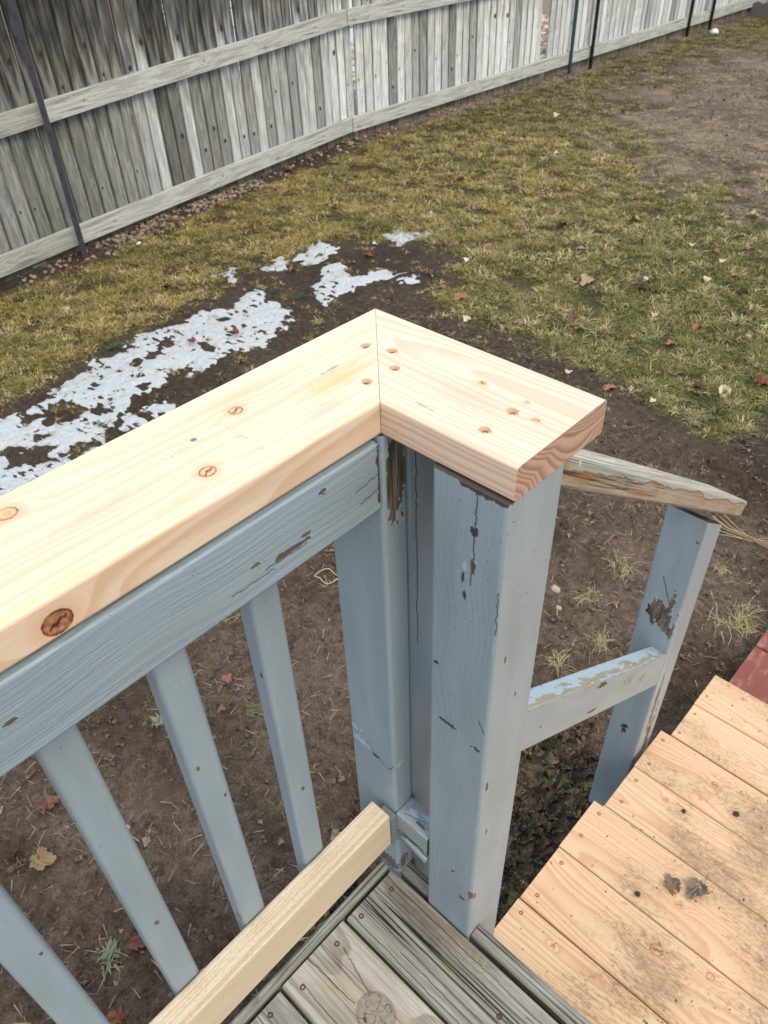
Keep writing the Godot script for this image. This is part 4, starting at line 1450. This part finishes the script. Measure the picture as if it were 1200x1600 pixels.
func build_plants() -> void:
	var mat := leafy()
	var shapes: Array = []
	for k in 4:
		shapes.append(tuft(60 + k, 22, 0.036, 0.020, 0.075, 0.0024, 2.2, 1.1))
	var lists: Array = [[], [], [], []]
	var r := RandomNumberGenerator.new()
	r.seed = 5
	var z := 0.4
	while z > -13.9:
		var stp := 0.027 if z > -4.0 else (0.032 if z > -7.0 else 0.045)
		var x := fence_x(z) + 0.06
		while x < 1.2:
			var px := x + r.randf_range(-1, 1) * stp
			var pz := z + r.randf_range(-1, 1) * stp
			x += stp
			if px > -0.1 and pz > -1.0:
				continue
			var b := bare(px, pz)
			var patch := gn2.get_noise_2d(px * 3.5 + 20.0, pz * 3.5)
			var keep := (1.0 - b) * clampf(0.68 + patch * 1.9 + gn2.get_noise_2d(px * 9.0, pz * 9.0) * 1.2, 0.05, 1.0)
			if pz < -5.0 and b > 0.5:
				keep = maxf(keep, 0.25 + 0.75 * clampf(patch * 2.6 - 0.2, 0.0, 1.0))
			elif b > 0.9:
				keep = (0.06 if gn2.get_noise_2d(px * 2.3 + 9.0, pz * 2.3) > 0.24 else 0.005)
			if b > 0.35 and px < -1.0 and pz > -4.5 and px > -4.2:
				keep = maxf(keep, 0.38 * clampf(gn2.get_noise_2d(px * 4.5 + 33.0, pz * 4.5) * 2.5 - 0.15, 0.0, 1.0))
			if r.randf() > keep:
				continue
			var straw := Color(0.56, 0.46, 0.25)
			var gold := Color(0.35, 0.275, 0.085)
			var olive := Color(0.18, 0.18, 0.055)
			var green := Color(0.10, 0.125, 0.042)
			var hue := gn2.get_noise_2d(px * 1.6, pz * 1.6) * 0.8 + r.randf_range(-0.35, 0.35)
			var right := 0.75 * smoothstep(-3.3, -1.2, px) * smoothstep(-7.5, -5.0, pz)
			var c := gold.lerp(olive, clampf(0.4 + hue, 0.0, 1.0)).lerp(green.lerp(olive, clampf(0.3 + hue, 0.0, 1.0)), right)
			if r.randf() < 0.3:
				c = c.lerp(straw, r.randf_range(0.4, 0.95))
			c = c * r.randf_range(0.65, 1.3)
			if pz < -6.0:
				c = c.lerp(Color(0.20, 0.19, 0.10), 0.5)
			if b > 0.5 and pz < -5.0:
				c = c.lerp(Color(0.42, 0.33, 0.21), 0.75)
			var s := r.randf_range(0.6, 1.15) * (0.55 + 0.45 * clampf(1.0 - b, 0.0, 1.0))
			var bs := Basis(Vector3.UP, r.randf() * TAU).scaled(Vector3(s, s * r.randf_range(0.6, 1.1), s))
			bs = Basis(Vector3(1, 0, 0), r.randf_range(-0.2, 0.2)) * bs
			var li: Array = lists[r.randi() % 4]
			li.append(Transform3D(bs, Vector3(px, ground_y(px, pz), pz)))
			li.append(c)
		z -= stp
	for k in 4:
		scatter("lawn_grass", shapes[k], mat, lists[k], "patchy golden and olive winter lawn between the fence and the mud", "grass")
	# dead bunches of grass one could pull up
	var dead := [[-0.25, -1.53, 1.0, "pale dead grass clump between the handrail and the lower rail, biggest there"], [-0.26, -1.30, 0.75, "thin dead grass clump just above the lower stair rail"], [-0.12, -1.16, 0.6, "flattened dead grass clump close behind the lower stair rail"], [-0.17, -0.98, 0.7, "dead grass clump behind the middle of the lower rail, next to the front post"], [0.19, -1.53, 1.5, "large dead grass clump beside the red paver"], [-0.53, -2.63, 1.1, "pale grass clump at the lawn edge, straight above the handrail"], [-0.30, -2.70, 1.0, "pale grass clump at the lawn edge, near the right border"], [-0.47, -2.15, 0.5, "tiny straw clump alone in bare mud above the handrail"], [0.02, -1.75, 0.5, "small straw clump in the mud right of the newel post"]]
	var dm := leafy()
	dm.albedo_color = Color(0.40, 0.34, 0.20).linear_to_srgb()
	for k in dead.size():
		var d: Array = dead[k]
		var s: float = d[2]
		var o := put("dead_grass_clump", straw_clump(200 + k, s), dm, self, Transform3D(Basis(), Vector3(d[0], ground_y(d[0], d[1]), d[1])))
		meta(o, d[3], "grass clump", "dead grass clumps in the mud")
	# green weeds
	var weeds := [[-0.49, 0.55, 0.060, "large grey-green weed in the mud between the first two balusters"], [-0.98, 0.06, 0.045, "small pale weed seen left of the third baluster"], [-0.79, -0.17, 0.050, "grassy weed between the third baluster and the second"], [-3.29, -1.20, 0.075, "dark green weed at the lawn edge by the snow"], [-2.67, -0.76, 0.065, "green weed against the snow, beside the outer edge of the cap"], [-2.62, -2.15, 0.07, "pale green clump in mud above the cap corner"], [-2.96, -2.32, 0.06, "dark green weed in mud between the two larger snow patches"], [-4.05, -1.64, 0.06, "bluish green weed in the yellow lawn near the studded post"], [-3.75, -2.45, 0.06, "dark weed in the yellow lawn below the gravel"]]
	for k in weeds.size():
		var d: Array = weeds[k]
		var wm := leafy()
		var base: Color = [Color(0.17, 0.20, 0.12), Color(0.25, 0.27, 0.16), Color(0.14, 0.17, 0.07), Color(0.05, 0.10, 0.04), Color(0.10, 0.14, 0.07), Color(0.22, 0.24, 0.10), Color(0.06, 0.10, 0.05), Color(0.06, 0.11, 0.07), Color(0.06, 0.09, 0.05)][k]
		wm.albedo_color = base.linear_to_srgb()
		var o := put("weed", rosette(400 + k, d[2]), wm, self, Transform3D(Basis(), Vector3(d[0], ground_y(d[0], d[1]), d[1])))
		meta(o, d[3], "weed", "green weeds in the yard")


func straw_clump(s: int, size: float) -> ArrayMesh:
	# bent dead blades from several crowns, most of them lying over to one side
	var r := RandomNumberGenerator.new()
	r.seed = s
	var st := SurfaceTool.new()
	st.begin(Mesh.PRIMITIVE_TRIANGLES)
	var wind := r.randf() * TAU
	var crowns: Array = []
	for k in 5:
		crowns.append(Vector2(r.randf_range(-1, 1), r.randf_range(-0.6, 0.6)).rotated(wind) * 0.042 * size)
	for k in int(90 + 70 * size):
		var c: Vector2 = crowns[mini(r.randi() % 7, 4)]
		c += Vector2(r.randfn(), r.randfn()) * 0.011 * size
		var a := wind + r.randfn() * 1.1 if r.randf() < 0.65 else r.randf() * TAU
		var lie := r.randf_range(0.4, 3.0)
		var v := r.randf_range(0.45, 1.3)
		var col := Color(v, v, v) if r.randf() < 0.75 else Color(v * 0.62, v * 0.66, v * 0.45)
		blade(st, Vector3(c.x, -0.002, c.y), Vector3(cos(a) * lie, 1.0, sin(a) * lie).normalized(), r.randf_range(0.02, 0.085) * sqrt(size), 0.0012, r.randf_range(0.2, 1.7), col, 4)
	st.generate_normals()
	return st.commit()


func rosette(s: int, rad: float) -> ArrayMesh:
	var r := RandomNumberGenerator.new()
	r.seed = s
	var st := SurfaceTool.new()
	st.begin(Mesh.PRIMITIVE_TRIANGLES)
	for k in 46:
		var a := r.randf() * TAU
		var off := Vector3(cos(a * 3.0), 0, sin(a * 3.0)) * rad * r.randf_range(0.0, 0.5)
		var lift := r.randf_range(0.25, 1.1)
		var dir := Vector3(cos(a), lift, sin(a)).normalized()
		var v := r.randf_range(0.65, 1.35)
		blade(st, off + Vector3(0, 0.002, 0), dir, rad * r.randf_range(0.35, 0.85), rad * r.randf_range(0.035, 0.08), r.randf_range(0.3, 0.9), Color(v, v, v), 3)
	st.generate_normals()
	return st.commit()


# ==================================================================== leaves and litter
func leaf_mesh(s: int, lobes: float, curl: float, long: float) -> ArrayMesh:
	var r := RandomNumberGenerator.new()
	r.seed = s
	var st := SurfaceTool.new()
	st.begin(Mesh.PRIMITIVE_TRIANGLES)
	st.set_smooth_group(0)
	var n := 40
	var nn := noise(s, 2)
	var rings: Array = []
	for q in 4:
		var f := q / 3.0
		var ring: Array = []
		for k in n:
			var a := TAU * k / n
			var rad := 0.5 * (1.0 + lobes * cos(a * 5.0)) * (1.0 + 0.28 * nn.get_noise_1d(k * 0.55)) * (0.75 + 0.25 * cos(a))
			var p := Vector2(cos(a) * rad * long, sin(a) * rad) * f
			var y := curl * (p.y * p.y * 1.6 - p.x * 0.18 * p.x) + nn.get_noise_2d(p.x * 4.0, p.y * 4.0) * 0.3 * curl + (0.03 * f if k % 8 == 4 else 0.0) + absf(p.y) * 0.10 * curl + 0.05
			ring.append(Vector3(p.x, y, p.y))
		rings.append(ring)
	for q in range(1, 4):
		for k in n:
			var k2 := (k + 1) % n
			var v := 1.0 + 0.35 * nn.get_noise_2d(k * 1.3, q * 2.0) + (0.22 if k % 8 == 0 else -0.05)
			st.set_color(Color(v, v, v))
			if q == 1:
				for p in [rings[0][0], rings[1][k], rings[1][k2]]:
					st.add_vertex(p)
			else:
				for p in [rings[q - 1][k], rings[q][k], rings[q - 1][k2], rings[q - 1][k2], rings[q][k], rings[q][k2]]:
					st.add_vertex(p)
	# stalk
	var tip := Vector3(-0.42 * long, 0.06, 0)
	for p in [tip, tip + Vector3(-0.42, 0.02, 0.13), tip + Vector3(-0.40, 0.05, 0.16), tip, tip + Vector3(-0.40, 0.05, 0.16), tip + Vector3(0.02, 0.02, 0.03)]:
		st.set_color(Color(0.6, 0.5, 0.45))
		st.add_vertex(p)
	st.index()
	st.generate_normals()
	return st.commit()


func leaf(shapes: Array, x: float, y: float, z: float, size: float, c: Color, label: String, group := "fallen leaves in the yard") -> void:
	var key := "leaf" + str(c)
	if not plain_mats.has(key):
		var m := leafy()
		m.albedo_color = c
		plain_mats[key] = m
	var bs := Basis(Vector3.UP, rng.randf() * TAU) * Basis(Vector3(1, 0, 0), rng.randf_range(-0.2, 0.2)) * Basis(Vector3(0, 0, 1), rng.randf_range(-0.2, 0.2))
	var o := put("fallen_leaf", shapes[rng.randi() % shapes.size()], plain_mats[key], self, Transform3D(bs.scaled(Vector3(size, size, size)), Vector3(x, y + size * 0.04, z)))
	meta(o, label, "leaf", group)


func build_litter() -> void:
	var shapes := [leaf_mesh(1, 0.15, 0.7, 1.15), leaf_mesh(2, 0.2, 0.8, 1.3), leaf_mesh(3, 0.05, 0.7, 1.7), leaf_mesh(4, 0.18, 0.6, 1.05), leaf_mesh(5, 0.1, 1.0, 1.5)]
	var cream := Color(0.80, 0.74, 0.62)
	var white := Color(0.85, 0.84, 0.82)
	var pink := Color(0.60, 0.48, 0.43)
	var orange := Color(0.62, 0.43, 0.33)
	var rust := Color(0.47, 0.30, 0.24)
	var brown := Color(0.36, 0.27, 0.23)
	var darkc := Color(0.22, 0.18, 0.16)
	var tan := Color(0.66, 0.58, 0.46)
	var gl := [[-4.09, -6.85, 0.11, cream, "pale cream leaf on the far lawn below the leaning picket"], [-3.35, -5.74, 0.08, white, "whitish leaf in mid lawn, nearest below the pale cream leaf"], [-3.62, -4.69, 0.11, pink, "tan-pink leaf in the golden lawn centre"], [-2.53, -4.52, 0.10, pink, "dull pink leaf amid olive lawn, beside a dark one"], [-3.27, -3.94, 0.045, white, "small white leaf close to the oval snow patch"], [-2.51, -3.63, 0.08, orange, "orange leaf in the lawn above the cap corner, right of the oval snow"], [-2.86, -3.64, 0.06, rust, "small rusty leaf just right of the oval snow patch"], [-2.49, -3.38, 0.06, white, "small white leaf between orange leaves near the mud"], [-2.55, -3.08, 0.07, rust, "rust leaf in the dark mud right of the angular snow"], [-2.36, -2.96, 0.06, orange, "small orange leaf in the dark mud beside a larger one"], [-2.17, -2.94, 0.10, orange, "large orange leaf at the edge of the dark mud"], [-1.71, -3.61, 0.14, tan, "large oval tan leaf in the lawn right of centre"], [-1.44, -3.86, 0.055, white, "bright white scrap of leaf in the green lawn"], [-1.39, -3.72, 0.09, darkc, "dark curled leaf below the bright white scrap"], [-1.33, -3.76, 0.08, brown, "brown leaf touching the dark curled one"], [-1.30, -4.51, 0.09, orange, "orange leaf in the far right lawn"], [-1.19, -4.37, 0.08, cream, "cream leaf just below the far right orange leaf"], [-1.16, -4.10, 0.08, cream, "cream leaf midway down the right lawn"], [-1.04, -4.23, 0.08, pink, "pink leaf in the right lawn, near two cream ones"], [-1.48, -4.54, 0.06, cream, "small cream leaf left of the far right orange leaf"], [-0.90, -4.04, 0.10, darkc, "dark leaf lying by the right border of the lawn"], [-1.38, -5.30, 0.13, tan, "tan leaf by the brown earth at the right border"], [-1.18, -3.48, 0.06, cream, "small cream leaf low in the green lawn"], [-2.01, -3.99, 0.08, pink, "pinkish leaf left of the large oval tan leaf"], [-2.36, -4.30, 0.09, darkc, "dark leaf in the middle of the lawn"], [-0.89, -4.28, 0.09, pink, "grey-pink leaf near the right border, above the dark one"], [-2.02, -4.74, 0.09, darkc, "dark leaf high in the middle lawn"],
		[-1.71, -2.90, 0.09, pink, "pink leaf at the mud edge behind the short cap board"], [-1.40, -3.06, 0.10, pink, "flat pink leaf behind the short cap board, farther right"], [-1.51, -3.14, 0.09, rust, "dark red leaf beside the flat pink one"], [-0.95, -3.49, 0.08, orange, "orange-pink leaf in green grass, upper of two right of the cap"], [-0.93, -3.20, 0.08, orange, "orange leaf in green grass, lower of two right of the cap"], [-1.13, -3.15, 0.06, tan, "small tan leaf left of the lower orange leaf"], [-0.51, -2.94, 0.10, cream, "pale oval leaf in the grass near the right border"], [-0.93, -2.58, 0.075, orange, "bright orange leaf beside the end of the short cap"], [-1.18, -2.57, 0.06, cream, "pale leaf close behind the short cap's outer edge"], [-0.72, -2.60, 0.05, cream, "small cream leaf at the lawn's muddy edge"], [-1.98, -2.75, 0.075, cream, "pale leaf in dark mud behind the mitre"], [-0.40, -3.11, 0.12, rust, "dark red leaf cut by the right border"], [-0.61, -2.87, 0.07, brown, "greyish leaf left of the pale oval leaf"], [-0.63, -3.70, 0.06, cream, "pale leaf on the green lawn at the right border"],
		[-3.05, -3.01, 0.09, rust, "rust leaf in mud between oval and angular snow"], [-3.29, -2.54, 0.06, orange, "small orange leaf between the snow patches"], [-2.95, -1.50, 0.07, rust, "rust leaf lying on the large snow patch, left one"], [-2.84, -1.72, 0.07, rust, "rust leaf lying on the large snow patch, right one"], [-3.41, -1.84, 0.07, brown, "brown leaf at the far side of the large snow patch"], [-3.73, -1.86, 0.07, darkc, "dark leaf in the yellow lawn beyond the large snow"], [-3.29, -1.91, 0.06, tan, "tan leaf on the edge of the large snow"], [-3.16, -3.19, 0.05, white, "small white leaf above the rust leaf in mud"], [-2.82, -0.60, 0.05, orange, "small orange leaf in the muddy hole of the snow"], [-4.91, -3.94, 0.09, rust, "red leaf at the fence foot, right of two"], [-4.95, -3.70, 0.08, rust, "red leaf at the fence foot, left of two"], [-5.00, -4.80, 0.14, pink, "large pink leaf at the fence foot by the slit"], [-4.55, -1.60, 0.06, rust, "red scrap of leaf at the foot of the studded post"],
		[-0.97, 0.45, 0.085, Color(0.50, 0.36, 0.30), "pink-brown curled leaf in the mud at the left border"], [-0.84, 0.55, 0.095, Color(0.58, 0.50, 0.38), "pale blotched leaf flat in the mud beside the second baluster"], [-0.92, 0.59, 0.10, Color(0.30, 0.24, 0.20), "dark leaf touching the pale blotched leaf"], [-0.45, 0.47, 0.06, Color(0.42, 0.28, 0.26), "reddish leaf half hidden by a baluster"], [-0.345, 0.605, 0.06, Color(0.48, 0.31, 0.20), "brown leaf at the bottom border between two balusters"], [-0.94, -0.18, 0.055, Color(0.60, 0.42, 0.35), "salmon leaf fragment between two balusters"], [0.15, -0.41, 0.07, Color(0.38, 0.29, 0.23), "brown leaf under the stair edge, nearest the front post"], [0.14, -0.60, 0.06, Color(0.52, 0.40, 0.32), "tan leaf under the stair edge by the newel"], [0.03, -0.69, 0.07, Color(0.40, 0.28, 0.24), "reddish brown leaf under the lower stair rail"], [0.17, -0.28, 0.06, Color(0.33, 0.26, 0.21), "dark leaf at the foot of the front post"], [0.10, -0.48, 0.06, Color(0.47, 0.37, 0.30), "faded leaf in the leaf litter beside the stairs"]]
	for g in gl:
		leaf(shapes, g[0], ground_y(g[0], g[1]) + (0.028 if near_snow(g[0], g[1]) else 0.008), g[1], g[2] * 0.74, g[3], g[4])
	leaf([shapes[4]], 0.486, 0.4995, -0.283, 0.034, Color(0.52, 0.46, 0.39), "small dry leaf on the top tread, left one", "dry leaves on the top tread")
	leaf([shapes[1]], 0.524, 0.4995, -0.317, 0.046, Color(0.50, 0.45, 0.39), "crumpled dry leaf on the top tread, right one", "dry leaves on the top tread")
	# crumbs of earth on the treads
	var crumb := stone(9, 0.35)
	var cr := [[0.504, 0.345, -0.627, 0.007, "earth crumb in the middle of the second tread"], [0.39, 0.185, -0.735, 0.006, "earth crumb on the lowest tread, left of the larger one"], [0.455, 0.185, -0.79, 0.011, "large earth crumb on the lowest tread"], [0.44, 0.505, -0.225, 0.005, "tiny earth crumb near the top tread's screws"], [0.41, 0.345, -0.55, 0.005, "tiny earth crumb on the second tread by the joint"], [0.36, 0.185, -0.83, 0.005, "tiny earth crumb at the lowest tread's end"]]
	for c in cr:
		var o := put("earth_crumb", crumb, flat("crumb", Color(0.24, 0.19, 0.15), 0.95), self, Transform3D(Basis(Vector3.UP, c[2] * 20.0).scaled(Vector3(c[3], c[3] * 0.7, c[3])), Vector3(c[0], c[1] - 0.002, c[2])))
		meta(o, c[4], "earth crumb", "earth crumbs on the treads")
	# red pavers past the last tread
	var paver_mat := StandardMaterial3D.new()
	var pn := noise(61, 4)
	pn.frequency = 0.03
	var pi := pn.get_seamless_image(256, 256)
	pi.convert(Image.FORMAT_L8)
	var pd := pi.get_data()
	var pc := PackedByteArray()
	pc.resize(256 * 256 * 3)
	for k in 256 * 256:
		var v := pd[k] / 255.0
		var c := Color(0.47, 0.26, 0.22).lerp(Color(0.56, 0.45, 0.38), smoothstep(0.45, 1.0, v))
		pc[k * 3] = int(c.r * 255.0)
		pc[k * 3 + 1] = int(c.g * 255.0)
		pc[k * 3 + 2] = int(c.b * 255.0)
	paver_mat.albedo_texture = ImageTexture.create_from_image(Image.create_from_data(256, 256, false, Image.FORMAT_RGB8, pc))
	paver_mat.heightmap_enabled = true
	paver_mat.heightmap_texture = ImageTexture.create_from_image(pi)
	paver_mat.heightmap_scale = 0.2
	paver_mat.roughness = 0.85
	var pv := board(0.292, 0.292, 0.06, {"r": 0.006, "segs": 3, "texl": 0.3})
	var pl := ["red paver right below the lowest tread, nearest the mud", "red paver behind the first, against the dead grass clump", "red paver below the lowest tread, second from the mud", "red paver behind the second, away from the mud"]
	for k in 4:
		var o := put("red_paver", pv, paver_mat, self, Transform3D(Basis(), Vector3(0.286 + 0.298 * (k / 2), 0.0, -1.425 - 0.298 * (k % 2))))
		meta(o, pl[k], "paver", "red pavers at the foot of the stairs")
	# odds and ends
	var ring: Array = []
	for k in 15:
		var a := TAU * k / 15.0
		ring.append(Vector3(cos(a) * 0.045 * (1.0 + 0.3 * sin(a * 2.0)), 0.012 + 0.010 * sin(a * 3.0), sin(a) * 0.032))
	ring.append(Vector3(0.09, 0.012, 0.02))
	var tw := put("loop_of_twine", tube(ring, 0.0017, 6), flat("twine", Color(0.74, 0.70, 0.58), 0.85), self, Transform3D(Basis(Vector3.UP, 0.8), Vector3(-1.04, ground_y(-1.04, -0.73) + 0.006, -0.73)))
	meta(tw, "pale loop of twine on the mud left of the rear post", "twine")
	var cap := thing("bottle_cap", "small round white cap with a dark rim beside the gravel under the fence", "cap", Vector3(-4.50, ground_y(-4.50, -2.15) + 0.014, -2.15))
	var torus := TorusMesh.new()
	torus.inner_radius = 0.018
	torus.outer_radius = 0.032
	torus.rings = 16
	torus.ring_segments = 8
	put("rim", torus, flat("cap_rim", Color(0.12, 0.12, 0.13), 0.5), cap, Transform3D(Basis(Vector3(1, 0, 0), 0.3), Vector3.ZERO))
	var disc := CylinderMesh.new()
	disc.top_radius = 0.018
	disc.bottom_radius = 0.019
	disc.height = 0.012
	put("centre", disc, flat("cap_white", Color(0.86, 0.86, 0.85), 0.6), cap, Transform3D(Basis(Vector3(1, 0, 0), 0.3), Vector3.ZERO))
	var lit := put("crumpled_litter", stone(31, 0.5), flat("paper", Color(0.88, 0.88, 0.88), 0.7), self, Transform3D(Basis().scaled(Vector3(0.055, 0.04, 0.05)), Vector3(-4.72, 0.05, -11.67)))
	meta(lit, "crumpled white scrap lying near the far fence posts", "litter")
	var stems := thing("dry_stems", "bundle of long dry stems on the mud at the right border", "dry stems", Vector3(0.04, ground_y(0.04, -1.98), -1.98))
	for k in 7:
		var a := -0.5 + 0.16 * k + rng.randf_range(-0.1, 0.1)
		var path: Array = []
		for q in 6:
			var s := -0.16 + 0.075 * q
			path.append(Vector3(s * cos(a) + 0.02 * rng.randf(), 0.012 + 0.012 * q * rng.randf(), s * sin(a) + 0.03 * sin(q * 0.8)))
		put("stem", tube(path, 0.0022, 5, 0.5), flat("stem", Color(0.62, 0.53, 0.40), 0.8), stems)
	var peb := [[-0.37, -1.25, 0.020, "pale pebble in the mud between the stair rails"], [-0.31, -1.18, 0.012, "small pebble in the mud beside the pale one"], [-0.66, -3.56, 0.02, "light stone in the green lawn at right"], [-0.75, 0.33, 0.010, "tiny white pebble in the mud left of the second baluster"], [-0.52, 0.66, 0.010, "white chip of stone in the mud by the first baluster"]]
	for p in peb:
		var o := put("pebble", stone(50, 0.25), flat("pebble", Color(0.62, 0.58, 0.53), 0.9), self, Transform3D(Basis(Vector3.UP, p[0] * 9.0).scaled(Vector3(p[2], p[2] * 0.6, p[2] * 0.8)), Vector3(p[0], ground_y(p[0], p[1]) + 0.006, p[1])))
		meta(o, p[3], "pebble", "pale pebbles in the yard")
	# uncountable litter
	var r := RandomNumberGenerator.new()
	r.seed = 99
	var soft := leafy(false)
	var clods: Array = []
	for k in 26000:
		var x := r.randf_range(-2.3, 0.4)
		var z := r.randf_range(-2.7, 1.0)
		if bare(x, z) < 0.6 or gn2.get_noise_2d(x * 2.6 + 4.0, z * 2.6) + r.randf_range(-0.5, 0.5) < 0.0:
			continue
		var s := 0.002 + 0.008 * pow(r.randf(), 6.0)
		var v := r.randf_range(0.75, 1.25)
		clods.append(Transform3D(Basis.from_euler(Vector3(r.randf() * 6.0, r.randf() * 6.0, 0)).scaled(Vector3(s, s * 0.7, s)), Vector3(x, ground_y(x, z) + gn3.get_noise_2d(x * 26.0, z * 26.0) * 0.008 + 0.002, z)))
		clods.append(Color(0.11 * v, 0.081 * v, 0.060 * v))
	scatter("soil_crumbs", stone(70, 0.55), soft, clods, "loose crumbs of dark soil strewn over the bare mud", "soil")
	var straws: Array = []
	var sb := SurfaceTool.new()
	sb.begin(Mesh.PRIMITIVE_TRIANGLES)
	blade(sb, Vector3(-0.5, 0, 0), Vector3(1, 0.06, 0.1).normalized(), 1.0, 0.028, 0.12, Color.WHITE, 4)
	sb.generate_normals()
	for k in 22000:
		var x := r.randf_range(-2.6, 0.5)
		var z := r.randf_range(-2.9, 1.0)
		if r.randf() > 0.2 + 1.9 * maxf(0.0, gn2.get_noise_2d(x * 2.2, z * 2.2)):
			continue
		if bare(x, z) < 0.3:
			continue
		var s := r.randf_range(0.012, 0.05)
		var v := r.randf_range(0.5, 1.3)
		var c := Color(0.30 * v, 0.23 * v, 0.14 * v) if r.randf() < 0.6 else Color(0.12 * v, 0.085 * v, 0.06 * v)
		straws.append(Transform3D(Basis(Vector3.UP, r.randf() * TAU) * Basis(Vector3(0, 0, 1), r.randf_range(-0.12, 0.12)).scaled(Vector3(s, s, s)), Vector3(x, ground_y(x, z) + 0.009, z)))
		straws.append(c)
	scatter("straw_bits", sb.commit(), soft, straws, "short bits of straw and twig scattered over the mud", "straw")
	var crumbs: Array = []
	for k in 7600:
		var x := r.randf_range(-5.1, 0.5)
		var z := r.randf_range(-10.0, 1.0)
		var under := x > -0.35 and z > -0.85 and z < 0.1
		if not under and r.randf() > (0.5 if x - fence_x(z) < 0.5 else 0.32):
			continue
		var s := r.randf_range(0.010, 0.028) * (1.3 if under else 1.0)
		var v := r.randf_range(0.5, 1.4)
		var c := Color(0.14 * v, 0.09 * v, 0.065 * v) if r.randf() < 0.7 else (Color(0.30 * v, 0.21 * v, 0.14 * v) if r.randf() < 0.7 else Color(0.38, 0.33, 0.26))
		crumbs.append(Transform3D(Basis(Vector3.UP, r.randf() * TAU) * Basis(Vector3(1, 0, 0), r.randf_range(-0.6, 0.6)).scaled(Vector3(s, s, s)), Vector3(x, ground_y(x, z) + 0.010, z)))
		crumbs.append(c)
	for k in 9000:
		var x := r.randf_range(-2.4, 0.5)
		var z := r.randf_range(-2.4, 1.0)
		if gn2.get_noise_2d(x * 3.0 + 14.0, z * 3.0) + r.randf_range(-0.45, 0.45) < 0.05 or bare(x, z) < 0.4:
			continue
		var s := r.randf_range(0.004, 0.014)
		var v := r.randf_range(0.5, 1.4)
		crumbs.append(Transform3D(Basis(Vector3.UP, r.randf() * TAU) * Basis(Vector3(1, 0, 0), r.randf_range(-0.8, 0.8)).scaled(Vector3(s, s, s)), Vector3(x, ground_y(x, z) + gn3.get_noise_2d(x * 26.0, z * 26.0) * 0.010 + 0.005, z)))
		crumbs.append(Color(0.12 * v, 0.085 * v, 0.06 * v) if k % 4 > 0 else (Color(0.36 * v, 0.29 * v, 0.21 * v) if k % 8 else Color(0.16 * v, 0.17 * v, 0.06 * v)))
	for k in 900:
		var x := r.randf_range(-0.30, 0.28)
		var z := r.randf_range(-0.85, 0.12)
		var s := r.randf_range(0.02, 0.045)
		var v := r.randf_range(0.4, 1.2)
		crumbs.append(Transform3D(Basis(Vector3.UP, r.randf() * TAU) * Basis(Vector3(1, 0, 0), r.randf_range(-0.7, 0.7)).scaled(Vector3(s, s, s)), Vector3(x, ground_y(x, z) + 0.012, z)))
		crumbs.append(Color(0.17 * v, 0.125 * v, 0.09 * v) if k % 5 > 0 else (Color(0.34 * v, 0.27 * v, 0.19 * v) if k % 2 else Color(0.14 * v, 0.15 * v, 0.05 * v)))
	scatter("leaf_crumbs", leaf_mesh(8, 0.2, 1.4, 1.2), soft, crumbs, "brown crumbled leaf litter across the yard and under the stairs", "leaf litter")
	var gravel: Array = []
	for k in 2600:
		var z := r.randf_range(-8.5, -1.3)
		var dens := 0.7 if z > -3.6 and z < -1.9 else 0.16
		if r.randf() > dens:
			continue
		var x := fence_x(z) + r.randf_range(0.0, 0.30) * sqrt(r.randf())
		var s := 0.006 + 0.016 * pow(r.randf(), 2.0)
		var v := r.randf_range(0.6, 1.3)
		gravel.append(Transform3D(Basis.from_euler(Vector3(r.randf() * 6.0, r.randf() * 6.0, 0)).scaled(Vector3(s, s * 0.7, s)), Vector3(x, ground_y(x, z) + 0.006, z)))
		gravel.append(Color(0.25 * v, 0.195 * v, 0.15 * v))
	for k in 1500:
		var x := r.randf_range(-9.0, -5.3)
		var z := r.randf_range(-12.0, -4.0)
		var s := r.randf_range(0.02, 0.06)
		var v := r.randf_range(0.7, 1.4)
		gravel.append(Transform3D(Basis.from_euler(Vector3(r.randf() * 6.0, r.randf() * 6.0, 0)).scaled(Vector3(s, s * 0.7, s)), Vector3(x, 0.0, z)))
		gravel.append(Color(0.42 * v, 0.34 * v, 0.27 * v))
	scatter("gravel", stone(71, 0.3), soft, gravel, "grey-tan gravel along the foot of the picket fence", "gravel")


func stone(s: int, rough: float) -> ArrayMesh:
	var nn := noise(s, 2)
	var st := SurfaceTool.new()
	st.begin(Mesh.PRIMITIVE_TRIANGLES)
	st.set_smooth_group(0)
	var lat := 5
	var lon := 8
	var pt := func(a: int, b: int) -> Vector3:
		var th := PI * a / lat
		var ph := TAU * (b % lon) / lon
		var d := Vector3(sin(th) * cos(ph), cos(th), sin(th) * sin(ph))
		return d * (1.0 + nn.get_noise_3dv(d * 1.6) * rough * 1.6)
	for a in lat:
		for b in lon:
			var p: Array = [pt.call(a, b), pt.call(a, b + 1), pt.call(a + 1, b + 1), pt.call(a + 1, b)]
			st.set_color(Color.WHITE)
			if a > 0:
				for q in [p[0], p[1], p[2]]:
					st.add_vertex(q)
			if a < lat - 1:
				for q in [p[0], p[2], p[3]]:
					st.add_vertex(q)
	st.index()
	st.generate_normals()
	return st.commit()
